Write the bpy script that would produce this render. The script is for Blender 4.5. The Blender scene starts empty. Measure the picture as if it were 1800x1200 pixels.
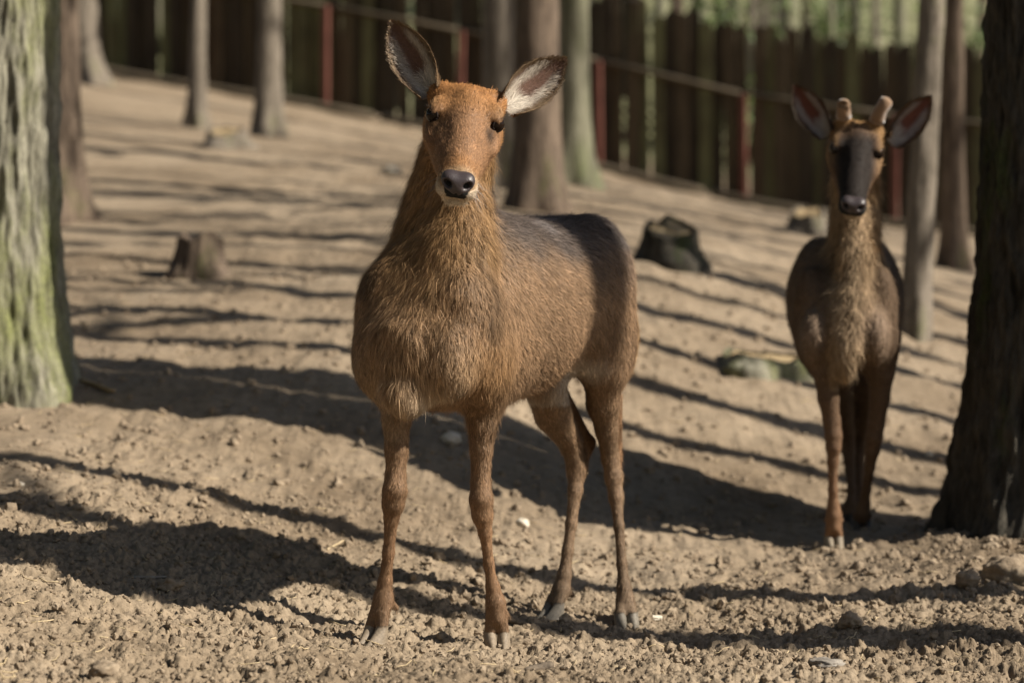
import bpy, math, random
import numpy as np
from mathutils import Vector

random.seed(7)
RNG = np.random.default_rng(11)
SC = bpy.context.scene
COL = SC.collection

# ------------------------------------------------------------------ camera
FPX = 85.0 / 36.0 * 1800.0            # focal length in photograph pixels
CAM = np.array([0.0, 0.0, 0.67])      # low, crouching photographer
PITCH = math.atan(50.0 / FPX)
cd = bpy.data.cameras.new('camera')
cam = bpy.data.objects.new('camera', cd)
COL.objects.link(cam)
cam.location = CAM
cam.rotation_euler = (math.radians(90) + PITCH, 0, 0)
cd.lens = 85.0
cd.sensor_width = 36.0
cd.clip_start = 0.05
cd.clip_end = 600
cd.dof.use_dof = True
cd.dof.focus_distance = 5.72
cd.dof.aperture_fstop = 2.5
SC.camera = cam

# ------------------------------------------------------------------ sky and sun
SUN_A = math.radians(72)              # from behind the camera towards the right
SUN_E = math.radians(37)
TO_SUN = np.array([math.sin(SUN_A) * math.cos(SUN_E), -math.cos(SUN_A) * math.cos(SUN_E), math.sin(SUN_E)])
w = bpy.data.worlds.new('World')
SC.world = w
w.use_nodes = True
nt = w.node_tree
sky = nt.nodes.new('ShaderNodeTexSky')
sky.sky_type = 'NISHITA'
sky.sun_disc = False
sky.sun_elevation = SUN_E
sky.sun_rotation = math.atan2(TO_SUN[0], TO_SUN[1])
bg = nt.nodes['Background']
bg.inputs[1].default_value = 0.05
nt.links.new(sky.outputs[0], bg.inputs[0])
sd = bpy.data.lights.new('sun', 'SUN')
sd.energy = 5.0
sd.angle = math.radians(0.55)
sd.color = (1.0, 0.92, 0.80)
so = bpy.data.objects.new('sun', sd)
COL.objects.link(so)
so.location = (10, -6, 12)
so.rotation_euler = Vector(TO_SUN).to_track_quat('Z', 'Y').to_euler()
SC.view_settings.view_transform = 'Standard'
SC.view_settings.look = 'None'
SC.view_settings.exposure = 0.75
SC.view_settings.gamma = 1.0
SC.view_settings.use_curve_mapping = False
SC.cycles.use_denoising = True
SC.cycles.max_bounces = 6
SC.cycles.diffuse_bounces = 3
SC.cycles.glossy_bounces = 2
SC.cycles.transparent_max_bounces = 4


def P(px, py, d):
    """point at depth d along the ray of photograph pixel (px, py)"""
    a = (px - 900.0) / FPX
    b = (600.0 - py) / FPX
    s, c = math.sin(PITCH), math.cos(PITCH)
    return CAM + d * np.array([a, c - b * s, s + b * c])


# ------------------------------------------------------------------ noise
_perm = RNG.permutation(256).astype(np.int32)
_perm = np.concatenate([_perm, _perm, _perm])
_g3 = RNG.normal(size=(256, 3)).astype(np.float32)
_g3 /= np.linalg.norm(_g3, axis=1)[:, None]


def perlin(x, y, z=0.0):
    x, y, z = np.broadcast_arrays(np.asarray(x, np.float32), np.asarray(y, np.float32), np.asarray(z, np.float32))
    ix, iy, iz = np.floor(x).astype(np.int32), np.floor(y).astype(np.int32), np.floor(z).astype(np.int32)
    fx, fy, fz = x - ix, y - iy, z - iz
    u, v, t = fx ** 3 * (fx * (fx * 6 - 15) + 10), fy ** 3 * (fy * (fy * 6 - 15) + 10), fz ** 3 * (fz * (fz * 6 - 15) + 10)
    ix, iy, iz = ix & 255, iy & 255, iz & 255
    out = np.zeros(x.shape, np.float32)
    for dx in (0, 1):
        for dy in (0, 1):
            for dz in (0, 1):
                h = _perm[_perm[_perm[ix + dx] + iy + dy] + iz + dz]
                g = _g3[h]
                dot = g[..., 0] * (fx - dx) + g[..., 1] * (fy - dy) + g[..., 2] * (fz - dz)
                wgt = (u if dx else 1 - u) * (v if dy else 1 - v) * (t if dz else 1 - t)
                out += wgt * dot
    return out * 1.6


def fbm(x, y, z=0.0, octs=4, gain=0.5):
    o, a, f = 0, 1.0, 1.0
    for i in range(octs):
        o = o + a * perlin(np.asarray(x) * f + 17.3 * i, np.asarray(y) * f + 5.1 * i, np.asarray(z) * f)
        a *= gain
        f *= 2.03
    return o


def sstep(e0, e1, x):
    t = np.clip((x - e0) / (e1 - e0), 0, 1)
    return t * t * (3 - 2 * t)


# ------------------------------------------------------------------ mesh helpers
def mesh_arrays(name, V, faces, smooth=True, col=None, nrm=None):
    """V (n,3); faces: list of int arrays, each (m,3) or (m,4)"""
    V = np.ascontiguousarray(V, np.float32)
    if isinstance(faces, np.ndarray):
        faces = [faces]
    me = bpy.data.meshes.new(name)
    me.vertices.add(len(V))
    me.vertices.foreach_set('co', V.ravel())
    loops = np.concatenate([f.ravel() for f in faces]).astype(np.int32)
    tot = np.concatenate([np.full(len(f), f.shape[1], np.int32) for f in faces])
    start = np.concatenate([[0], np.cumsum(tot)[:-1]]).astype(np.int32)
    me.loops.add(len(loops))
    me.loops.foreach_set('vertex_index', loops)
    me.polygons.add(len(tot))
    me.polygons.foreach_set('loop_start', start)
    me.polygons.foreach_set('use_smooth', np.full(len(tot), smooth, bool))
    if col is not None:
        at = me.color_attributes.new('Col', 'FLOAT_COLOR', 'POINT')
        c4 = np.ones((len(V), 4), np.float32)
        c4[:, :col.shape[1]] = col
        at.data.foreach_set('color', c4.ravel())
    me.update(calc_edges=True)
    me.validate()
    if nrm is not None:
        me.normals_split_custom_set_from_vertices(np.ascontiguousarray(nrm, np.float32))
    return me


def link(name, me, mat=None, parent=None, loc=None):
    o = bpy.data.objects.new(name, me)
    COL.objects.link(o)
    if mat is not None:
        me.materials.clear()
        me.materials.append(mat)
    if loc is not None:
        o.location = loc
    if parent is not None:
        o.parent = parent
        o.matrix_parent_inverse = parent.matrix_world.inverted() if False else o.matrix_parent_inverse
    return o


def tag(o, label=None, cat=None, group=None, kind=None):
    if label: o['label'] = label
    if cat: o['category'] = cat
    if group: o['group'] = group
    if kind: o['kind'] = kind
    return o


def empty(name, loc, label, cat, group=None):
    o = bpy.data.objects.new(name, None)
    o.empty_display_size = 0.1
    COL.objects.link(o)
    o.location = [float(v) for v in loc]
    return tag(o, label, cat, group)


def grid_faces(n, m, wrap=False):
    """n rows, m columns of vertices (row-major)"""
    i = np.arange(n - 1)[:, None]
    j = np.arange(m if wrap else m - 1)[None, :]
    j2 = (j + 1) % m
    a = i * m + j
    b = i * m + j2
    c = (i + 1) * m + j2
    d = (i + 1) * m + j
    return np.stack(np.broadcast_arrays(a, b, c, d), -1).reshape(-1, 4)


def tube(path, radii, segs=8, caps=True):
    """tapered tube along path -> V, quads (+tri caps)"""
    path = np.asarray(path, float)
    radii = np.asarray(radii, float)
    n = len(path)
    tan = np.gradient(path, axis=0)
    tan /= np.linalg.norm(tan, axis=1)[:, None] + 1e-9
    ref = np.array([0.0, 0.0, 1.0]) if abs(tan[0][2]) < 0.9 else np.array([1.0, 0, 0])
    V = []
    for k in range(n):
        a = np.cross(tan[k], ref); a /= np.linalg.norm(a) + 1e-9
        b = np.cross(tan[k], a)
        th = np.linspace(0, 2 * np.pi, segs, endpoint=False)
        V.append(path[k] + radii[k] * (np.cos(th)[:, None] * a + np.sin(th)[:, None] * b))
    V = np.concatenate(V)
    F = grid_faces(n, segs, True)[:, ::-1]
    tris = np.zeros((0, 3), int)
    if caps:
        V = np.concatenate([V, path[:1], path[-1:]])
        c0, c1 = n * segs, n * segs + 1
        j = np.arange(segs); j2 = (j + 1) % segs
        tris = np.concatenate([np.stack([np.full(segs, c0), j, j2], 1), np.stack([np.full(segs, c1), (n - 1) * segs + j2, (n - 1) * segs + j], 1)])
    return V, F, tris


class Collect:
    def __init__(self):
        self.V, self.Q, self.T, self.C, self.n = [], [], [], [], 0

    def add(self, V, Q=None, T=None, col=None):
        self.V.append(V)
        if Q is not None and len(Q): self.Q.append(np.asarray(Q) + self.n)
        if T is not None and len(T): self.T.append(np.asarray(T) + self.n)
        if col is not None: self.C.append(np.broadcast_to(col, (len(V), 3)))
        self.n += len(V)

    def mesh(self, name, smooth=True):
        fs = []
        if self.Q: fs.append(np.concatenate(self.Q))
        if self.T: fs.append(np.concatenate(self.T))
        return mesh_arrays(name, np.concatenate(self.V), fs, smooth, np.concatenate(self.C) if self.C else None)


def icosphere(sub):
    t = (1 + 5 ** 0.5) / 2
    V = np.array([[-1, t, 0], [1, t, 0], [-1, -t, 0], [1, -t, 0], [0, -1, t], [0, 1, t], [0, -1, -t], [0, 1, -t], [t, 0, -1], [t, 0, 1], [-t, 0, -1], [-t, 0, 1]], float)
    V /= np.linalg.norm(V, axis=1)[:, None]
    F = [(0, 11, 5), (0, 5, 1), (0, 1, 7), (0, 7, 10), (0, 10, 11), (1, 5, 9), (5, 11, 4), (11, 10, 2), (10, 7, 6), (7, 1, 8), (3, 9, 4), (3, 4, 2), (3, 2, 6), (3, 6, 8), (3, 8, 9), (4, 9, 5), (2, 4, 11), (6, 2, 10), (8, 6, 7), (9, 8, 1)]
    V = [tuple(v) for v in V]
    for _ in range(sub):
        cache, nf = {}, []
        def mid(a, b):
            k = (min(a, b), max(a, b))
            if k not in cache:
                m = np.array(V[a]) + np.array(V[b]); m /= np.linalg.norm(m)
                cache[k] = len(V); V.append(tuple(m))
            return cache[k]
        for a, b, c in F:
            ab, bc, ca = mid(a, b), mid(b, c), mid(c, a)
            nf += [(a, ab, ca), (b, bc, ab), (c, ca, bc), (ab, bc, ca)]
        F = nf
    return np.array(V), np.array(F)


ICO = [icosphere(i) for i in range(4)]


# ------------------------------------------------------------------ materials
def mat_new(name):
    m = bpy.data.materials.new(name)
    m.use_nodes = True
    n = m.node_tree.nodes
    b = n['Principled BSDF']
    return m, m.node_tree, n, m.node_tree.links, b


def ramp(nodes, stops):
    r = nodes.new('ShaderNodeValToRGB')
    e = r.color_ramp.elements
    while len(e) < len(stops): e.new(0.5)
    for el, (p, c) in zip(e, stops):
        el.position = p
        el.color = (*c, 1)
    return r


def noise_node(nodes, links, src, scale, detail=5, rough=0.6, stretch=None):
    if stretch is not None:
        mp = nodes.new('ShaderNodeMapping')
        mp.inputs['Scale'].default_value = stretch
        links.new(src, mp.inputs['Vector'])
        src = mp.outputs[0]
    t = nodes.new('ShaderNodeTexNoise')
    t.inputs['Scale'].default_value = scale
    t.inputs['Detail'].default_value = detail
    t.inputs['Roughness'].default_value = rough
    links.new(src, t.inputs['Vector'])
    return t


def mix_rgb(nodes, links, fac, a, b, mode='MIX'):
    m = nodes.new('ShaderNodeMix')
    m.data_type = 'RGBA'
    m.blend_type = mode
    for sock, v in ((m.inputs['Factor'], fac), (m.inputs['A'], a), (m.inputs['B'], b)):
        pass
    def put(sock, v):
        if hasattr(v, 'links') or hasattr(v, 'is_linked'):
            links.new(v, sock)
        else:
            sock.default_value = v
    put(m.inputs[0], fac)
    put(m.inputs[6], a)
    put(m.inputs[7], b)
    return m.outputs[2]


def bump(nodes, links, b, height, strength=0.4, dist=0.01):
    bp = nodes.new('ShaderNodeBump')
    bp.inputs['Strength'].default_value = strength
    bp.inputs['Distance'].default_value = dist
    links.new(height, bp.inputs['Height'])
    links.new(bp.outputs[0], b.inputs['Normal'])


def mat_soil():
    m, t, n, l, b = mat_new('soil')
    tc = n.new('ShaderNodeNewGeometry')
    pos = tc.outputs['Position']
    n1 = noise_node(n, l, pos, 1.1, 5)
    n2 = noise_node(n, l, pos, 22, 6, 0.7)
    n3 = noise_node(n, l, pos, 120, 4, 0.7)
    r1 = ramp(n, [(0.3, (0.170, 0.128, 0.086)), (0.5, (0.265, 0.208, 0.146)), (0.72, (0.33, 0.266, 0.193))])
    l.new(n1.outputs[0], r1.inputs[0])
    r2 = ramp(n, [(0.25, (0.45, 0.43, 0.40)), (0.5, (0.95, 0.95, 0.95)), (0.72, (1.2, 1.18, 1.14))])
    l.new(n2.outputs[0], r2.inputs[0])
    c = mix_rgb(n, l, 0.8, r1.outputs[0], r2.outputs[0], 'MULTIPLY')
    r3 = ramp(n, [(0.3, (0.6, 0.58, 0.55)), (0.6, (1.08, 1.07, 1.05))])
    l.new(n3.outputs[0], r3.inputs[0])
    c = mix_rgb(n, l, 0.7, c, r3.outputs[0], 'MULTIPLY')
    # beyond the fence the wood floor is grassy
    sx = n.new('ShaderNodeSeparateXYZ')
    l.new(pos, sx.inputs[0])
    mr = n.new('ShaderNodeMapRange')
    mr.inputs[1].default_value = 28.6; mr.inputs[2].default_value = 30.5
    l.new(sx.outputs[1], mr.inputs[0])
    n4 = noise_node(n, l, pos, 0.9, 5)
    r4 = ramp(n, [(0.3, (0.10, 0.10, 0.05)), (0.5, (0.17, 0.17, 0.09)), (0.7, (0.25, 0.24, 0.15))])
    l.new(n4.outputs[0], r4.inputs[0])
    c = mix_rgb(n, l, mr.outputs[0], c, r4.outputs[0])
    l.new(c, b.inputs['Base Color'])
    b.inputs['Roughness'].default_value = 0.95
    b.inputs['Specular IOR Level'].default_value = 0.15
    ad = n.new('ShaderNodeMath'); ad.operation = 'ADD'
    l.new(n2.outputs[0], ad.inputs[0]); l.new(n3.outputs[0], ad.inputs[1])
    bump(n, l, b, ad.outputs[0], 0.55, 0.008)
    return m


def mat_bark(name, dark, light, moss, moss_amt, fine=1.0):
    m, t, n, l, b = mat_new(name)
    tc = n.new('ShaderNodeTexCoord')
    pos = tc.outputs['Object']
    n1 = noise_node(n, l, pos, 26 * fine, 6, 0.7, (1, 1, 0.18))
    n2 = noise_node(n, l, pos, 90 * fine, 4, 0.7, (1, 1, 0.35))
    r1 = ramp(n, [(0.32, dark), (0.5, tuple(0.5 * (x + y) for x, y in zip(dark, light))), (0.68, light)])
    l.new(n1.outputs[0], r1.inputs[0])
    r2 = ramp(n, [(0.3, (0.6, 0.6, 0.6)), (0.62, (1.1, 1.1, 1.1))])
    l.new(n2.outputs[0], r2.inputs[0])
    c = mix_rgb(n, l, 0.8, r1.outputs[0], r2.outputs[0], 'MULTIPLY')
    if moss_amt > 0:
        n3 = noise_node(n, l, pos, 4.2, 6, 0.65, (1, 1, 0.4))
        r3 = ramp(n, [(0.62 - 0.35 * moss_amt, (0, 0, 0)), (0.80 - 0.30 * moss_amt, (1, 1, 1))])
        l.new(n3.outputs[0], r3.inputs[0])
        mm = n.new('ShaderNodeMath'); mm.operation = 'MULTIPLY'
        l.new(r3.outputs[0], mm.inputs[0]); mm.inputs[1].default_value = 0.9
        n5 = noise_node(n, l, pos, 60, 3, 0.7)
        r5 = ramp(n, [(0.3, tuple(0.45 * x for x in moss)), (0.6, moss)])
        l.new(n5.outputs[0], r5.inputs[0])
        c = mix_rgb(n, l, mm.outputs[0], c, r5.outputs[0])
    l.new(c, b.inputs['Base Color'])
    b.inputs['Roughness'].default_value = 0.9
    b.inputs['Specular IOR Level'].default_value = 0.2
    bump(n, l, b, n1.outputs[0], 0.6, 0.02)
    return m


def mat_simple(name, c1, c2, scale=8, rough=0.8, stretch=None, bmp=0.3, spec=0.25):
    m, t, n, l, b = mat_new(name)
    tc = n.new('ShaderNodeTexCoord')
    n1 = noise_node(n, l, tc.outputs['Object'], scale, 5, 0.65, stretch)
    r1 = ramp(n, [(0.3, c1), (0.68, c2)])
    l.new(n1.outputs[0], r1.inputs[0])
    l.new(r1.outputs[0], b.inputs['Base Color'])
    b.inputs['Roughness'].default_value = rough
    b.inputs['Specular IOR Level'].default_value = spec
    if bmp: bump(n, l, b, n1.outputs[0], bmp, 0.01)
    return m


def mat_plank(name, c1, c2, moss, amt):
    m, t, n, l, b = mat_new(name)
    tc = n.new('ShaderNodeTexCoord')
    oi = n.new('ShaderNodeObjectInfo')
    ad = n.new('ShaderNodeVectorMath'); ad.operation = 'ADD'
    sc = n.new('ShaderNodeVectorMath'); sc.operation = 'SCALE'
    cb = n.new('ShaderNodeCombineXYZ')
    for i in range(3): l.new(oi.outputs['Random'], cb.inputs[i])
    l.new(cb.outputs[0], sc.inputs[0]); sc.inputs['Scale'].default_value = 57.0
    l.new(tc.outputs['Object'], ad.inputs[0]); l.new(sc.outputs[0], ad.inputs[1])
    n1 = noise_node(n, l, ad.outputs[0], 14, 5, 0.65, (1, 1, 0.12))
    r1 = ramp(n, [(0.3, c1), (0.7, c2)])
    l.new(n1.outputs[0], r1.inputs[0])
    n2 = noise_node(n, l, ad.outputs[0], 1.6, 4, 0.6, (1, 1, 0.7))
    r2 = ramp(n, [(0.70 - 0.4 * amt, (0, 0, 0)), (0.9 - 0.4 * amt, (1, 1, 1))])
    l.new(n2.outputs[0], r2.inputs[0])
    c = mix_rgb(n, l, r2.outputs[0], r1.outputs[0], (*moss, 1))
    l.new(c, b.inputs['Base Color'])
    b.inputs['Roughness'].default_value = 0.85
    b.inputs['Specular IOR Level'].default_value = 0.2
    bump(n, l, b, n1.outputs[0], 0.4, 0.01)
    return m


def mat_attr(name, rough=0.6, spec=0.25, sheen=0.0, noise=0.0):
    m, t, n, l, b = mat_new(name)
    a = n.new('ShaderNodeVertexColor'); a.layer_name = 'Col'
    c = a.outputs[0]
    if noise:
        tc = n.new('ShaderNodeNewGeometry')
        n1 = noise_node(n, l, tc.outputs['Position'], 160, 3, 0.7)
        r = ramp(n, [(0.3, (1 - noise,) * 3), (0.7, (1 + noise * 0.6,) * 3)])
        l.new(n1.outputs[0], r.inputs[0])
        c = mix_rgb(n, l, 1.0, c, r.outputs[0], 'MULTIPLY')
    l.new(c, b.inputs['Base Color'])
    b.inputs['Roughness'].default_value = rough
    b.inputs['Specular IOR Level'].default_value = spec
    if sheen:
        b.inputs['Sheen Weight'].default_value = sheen
        b.inputs['Sheen Roughness'].default_value = 0.4
    return m


M = {}
M['soil'] = mat_soil()
M['bark_moss'] = mat_bark('mossy bark', (0.05, 0.047, 0.032), (0.36, 0.34, 0.26), (0.19, 0.205, 0.07), 0.48)
M['bark_dark'] = mat_bark('dark bark', (0.020, 0.018, 0.014), (0.085, 0.075, 0.058), (0.06, 0.09, 0.02), 0.22)
M['bark_grey'] = mat_bark('grey bark', (0.10, 0.085, 0.065), (0.27, 0.23, 0.185), (0.13, 0.15, 0.05), 0.15)
M['bark_pale'] = mat_bark('pale green bark', (0.12, 0.115, 0.075), (0.29, 0.275, 0.20), (0.17, 0.19, 0.09), 0.40)
M['bark_brown'] = mat_bark('brown bark', (0.055, 0.04, 0.03), (0.22, 0.165, 0.12), (0.12, 0.14, 0.04), 0.15)
M['cut'] = mat_simple('cut wood', (0.24, 0.17, 0.09), (0.46, 0.35, 0.20), 12, 0.8)
M['stone'] = mat_simple('pale stone', (0.42, 0.37, 0.29), (0.62, 0.56, 0.46), 18, 0.85)
M['stone_grey'] = mat_simple('grey stone', (0.16, 0.14, 0.12), (0.30, 0.27, 0.23), 25, 0.9, None, 0.6)
M['clod'] = mat_simple('earth clod', (0.17, 0.128, 0.087), (0.33, 0.262, 0.187), 40, 0.95, None, 0.6, 0.1)
M['stick'] = mat_simple('stick bark', (0.05, 0.04, 0.03), (0.16, 0.125, 0.09), 60, 0.85)
M['straw'] = mat_simple('straw', (0.36, 0.27, 0.15), (0.58, 0.47, 0.30), 30, 0.7, None, 0)
M['rust'] = mat_simple('red paint', (0.10, 0.038, 0.028), (0.19, 0.075, 0.055), 9, 0.85)
M['rail'] = mat_simple('rail wood', (0.05, 0.040, 0.026), (0.115, 0.09, 0.06), 6, 0.85, (0.2, 1, 1))
M['plank'] = [mat_plank('plank dark', (0.026, 0.020, 0.014), (0.075, 0.058, 0.038), (0.065, 0.065, 0.032), 0.25),
              mat_plank('plank brown', (0.045, 0.034, 0.022), (0.12, 0.090, 0.055), (0.095, 0.092, 0.048), 0.35),
              mat_plank('plank mossy', (0.05, 0.045, 0.025), (0.13, 0.115, 0.06), (0.155, 0.155, 0.075), 0.75)]
M['skin'] = mat_attr('deer coat', 0.75, 0.15, 0.0, 0.25)
M['fur'] = mat_attr('deer fur', 0.55, 0.22, 0.0)
M['fur_dull'] = mat_attr('stag fur', 0.75, 0.06, 0.0)
M['horn'] = mat_attr('hoof horn', 0.6, 0.3, 0.0, 0.3)
M['leaf'] = mat_attr('leaves', 0.5, 0.4)

m_, t_, n_, l_, b_ = mat_new('wet nose')
b_.inputs['Base Color'].default_value = (0.042, 0.032, 0.033, 1)
b_.inputs['Roughness'].default_value = 0.42
vt = n_.new('ShaderNodeTexVoronoi'); vt.inputs['Scale'].default_value = 330
tc = n_.new('ShaderNodeNewGeometry'); l_.new(tc.outputs['Position'], vt.inputs['Vector'])
bump(n_, l_, b_, vt.outputs['Distance'], 0.3, 0.0015)
M['nose'] = m_
m_, t_, n_, l_, b_ = mat_new('eye')
b_.inputs['Base Color'].default_value = (0.010, 0.005, 0.003, 1)
b_.inputs['Roughness'].default_value = 0.10
b_.inputs['Specular IOR Level'].default_value = 0.2
M['eye'] = m_
m_, t_, n_, l_, b_ = mat_new('velvet')
b_.inputs['Base Color'].default_value = (0.21, 0.125, 0.065, 1)
b_.inputs['Roughness'].default_value = 0.85
b_.inputs['Sheen Weight'].default_value = 0.5
M['velvet'] = m_

# ------------------------------------------------------------------ terrain
# feet of the two deer (photograph pixel, depth) - these touch the ground
HOOF1 = {'FR': (657, 1128, 5.75), 'FL': (874, 1137, 5.90), 'HR': (970, 1084, 6.39), 'HL': (1102, 1102, 6.34)}
HOOF2 = {'FR': (1466, 962, 7.60), 'FL': (1516, 930, 7.92), 'HR': (1488, 922, 8.15), 'HL': (1512, 922, 8.22)}
ctrl = [P(*v) for v in HOOF1.values()] + [P(*v) for v in list(HOOF2.values())[:3]]
ctrl += [P(*v) for v in [
    (0, 1200, 4.88), (900, 1200, 5.12), (1800, 1200, 5.30), (250, 1010, 6.05), (30, 900, 6.6),
    (60, 690, 8.7), (150, 392, 14), (150, 145, 27), (345, 225, 22), (470, 240, 21), (940, 367, 15.0), (1005, 326, 18),
    (1605, 590, 12), (1675, 470, 16), (1740, 945, 7.35), (575, 186, 28.8), (1052, 291, 27.6), (1315, 356, 27.0),
    (180, 122, 29.5), (350, 488, 11.4), (1180, 462, 12.5), (1340, 645, 10.4), (640, 655, 9.0), (1790, 1010, 6.75)]]
ctrl += [np.array(v, float) for v in [(-2.5, 2.0, 0.05), (2.5, 2.0, -0.4), (0, 0, -0.25), (4, 5.5, -0.35), (9, 12, 0.0), (9, 24, 1.5), (-7, 8, 1.2), (-12, 20, 3.6), (-8, 30, 5.2), (8, 30, 2.6), (0, 34, 4.3), (-3, -8, -0.4), (5, -8, -0.9)]]
ctrl = np.array(ctrl)


def _tps_fit(pts, lam=0.0):
    n = len(pts)
    xy = pts[:, :2]
    r2 = ((xy[:, None] - xy[None]) ** 2).sum(-1)
    K = 0.5 * r2 * np.log(r2 + 1e-9) + lam * np.eye(n)
    Pm = np.c_[np.ones(n), xy]
    A = np.block([[K, Pm], [Pm.T, np.zeros((3, 3))]])
    return np.linalg.solve(A, np.r_[pts[:, 2], np.zeros(3)])


_tw = _tps_fit(ctrl)


def base_h(x, y):
    x = np.asarray(x, float); y = np.asarray(y, float)
    xc = np.clip(x, -14, 14); yc = np.clip(y, -8, 34)
    out = _tw[-3] + _tw[-2] * xc + _tw[-1] * yc
    for k in range(len(ctrl)):
        r2 = (xc - ctrl[k, 0]) ** 2 + (yc - ctrl[k, 1]) ** 2
        out = out + _tw[k] * 0.5 * r2 * np.log(r2 + 1e-9)
    return out + np.maximum(y - 31, 0) * 0.14 + np.maximum(y - 36, 0) * 0.2 + (x - xc) * -0.06


def axis_grid(lo, hi, step, far_lo, far_hi, grow, maxstep):
    mid = list(np.arange(lo, hi, step))
    up, s = [mid[-1]], step
    while up[-1] < far_hi:
        s = min(s * grow, maxstep); up.append(up[-1] + s)
    dn, s = [mid[0]], step
    while dn[-1] > far_lo:
        s = min(s * grow * 1.05, maxstep); dn.append(dn[-1] - s)
    return np.array(dn[1:][::-1] + mid + up[1:])


GX = axis_grid(-1.42, 1.62, 0.0046, -60, 60, 1.08, 4.0)
GY = axis_grid(4.75, 6.35, 0.0062, -25, 110, 1.021, 3.0)
XX, YY = np.meshgrid(GX, GY)
ZZ = base_h(XX, YY)
# undulation and hoof-churned relief, calmer under the hooves
calm = np.ones_like(ZZ)
for v in list(HOOF1.values()) + list(HOOF2.values()):
    p = P(*v)
    calm *= 1 - 0.85 * np.exp(-((XX - p[0]) ** 2 + (YY - p[1]) ** 2) / 0.07 ** 2)
rel = 0.020 * fbm(XX * 1.3, YY * 1.3, 3.1, 3) + 0.016 * fbm(XX * 5, YY * 5, 8.2, 3)
near = sstep(13, 6, YY)
rel += 0.010 * fbm(XX * 16, YY * 16, 1.7, 3) * (0.35 + 0.65 * near)
rid = 1 - np.abs(fbm(XX * 34, YY * 34, 4.4, 3, 0.6))
rel += 0.010 * (rid - 0.7) * near * (YY > 4.5) * (0.2 + 0.8 * sstep(7.4, 6.2, YY))
# clods stamped into the fine part
ix0, ix1 = np.searchsorted(GX, [-1.42, 1.61])
iy0, iy1 = np.searchsorted(GY, [4.75, 8.2])
sub = np.zeros((iy1 - iy0, ix1 - ix0))
fx, fy = GX[ix0:ix1], GY[iy0:iy1]
dens = lambda x, y: 0.5 + 0.5 * perlin(np.float32(x * 2.2), np.float32(y * 2.2), 9.0)
NC = 7000
cx = RNG.uniform(-1.4, 1.6, NC); cy = 4.75 + 3.3 * RNG.random(NC) ** 1.2
cr = 0.005 + 0.020 * RNG.random(NC) ** 4.0
dn = 0.5 + 0.5 * perlin(cx * 2.2, cy * 2.2, 9.0)
GN = fbm(fx[None, :] * 75, fy[:, None] * 75, 2.2, 2)
GR = 1 - np.abs(fbm(fx[None, :] * 48, fy[:, None] * 48, 6.2, 3, 0.65))
for x, y, r, q in zip(cx, cy, cr, dn):
    if RNG.random() > 0.25 + q: continue
    rx = r * RNG.uniform(0.8, 1.5); ry = r * RNG.uniform(0.8, 1.5)
    a0, a1 = np.searchsorted(fx, [x - rx, x + rx]); b0, b1 = np.searchsorted(fy, [y - ry, y + ry])
    if a1 <= a0 or b1 <= b0: continue
    q2 = 1 - ((fx[None, a0:a1] - x) / rx) ** 2 - ((fy[b0:b1, None] - y) / ry) ** 2
    st = r * RNG.uniform(0.35, 0.75) * np.sqrt(np.maximum(q2 + 0.55 * GN[b0:b1, a0:a1], 0))
    blk = sub[b0:b1, a0:a1]
    np.maximum(blk, st + 0.25 * blk, out=blk)
pit = sstep(0.16, 0.42, fbm(fx[None, :] * 52, fy[:, None] * 40, 12.6, 2, 0.6)) * (0.5 + 0.9 * np.clip(perlin(fx[None, :] * 2.3, fy[:, None] * 2.3, 3.9) + 0.35, 0, 1))
pit2 = sstep(0.18, 0.45, perlin(fx[None, :] * 118, fy[:, None] * 84, 21.6))
fade = sstep(7.3, 6.1, fy)[:, None]
rel[iy0:iy1, ix0:ix1] += sub - 0.011 * pit * (0.04 + 0.96 * fade) - 0.005 * pit2 * fade + (0.15 + 0.85 * fade) * sstep(8.1, 7.4, fy)[:, None] * (0.010 * (GR - 0.7) + 0.005 * GN) * (0.6 + 0.6 * perlin(fx[None, :] * 3.1, fy[:, None] * 3.1, 7.7))
ZZ += rel * calm
GZ = ZZ


def ground_z(x, y):
    """height of the finished ground"""
    i = np.clip(np.searchsorted(GX, x) - 1, 0, len(GX) - 2)
    j = np.clip(np.searchsorted(GY, y) - 1, 0, len(GY) - 2)
    u = (x - GX[i]) / (GX[i + 1] - GX[i]); v = (y - GY[j]) / (GY[j + 1] - GY[j])
    return (GZ[j, i] * (1 - u) + GZ[j, i + 1] * u) * (1 - v) + (GZ[j + 1, i] * (1 - u) + GZ[j + 1, i + 1] * u) * v


def hit(px, py, d0=4.0):
    """where the ray of a photograph pixel meets the ground"""
    for d in np.arange(d0, 60, 0.05):
        p = P(px, py, d)
        if p[2] <= base_h(p[0], p[1]):
            return np.array([p[0], p[1], ground_z(p[0], p[1])])
    return P(px, py, 30)


gv = np.stack([XX, YY, ZZ], -1).reshape(-1, 3)
tag(link('ground', mesh_arrays('ground', gv, grid_faces(len(GY), len(GX)), True), M['soil']), 'bare trodden brown soil rising in a slope towards the fence', 'ground', None, 'structure')


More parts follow.
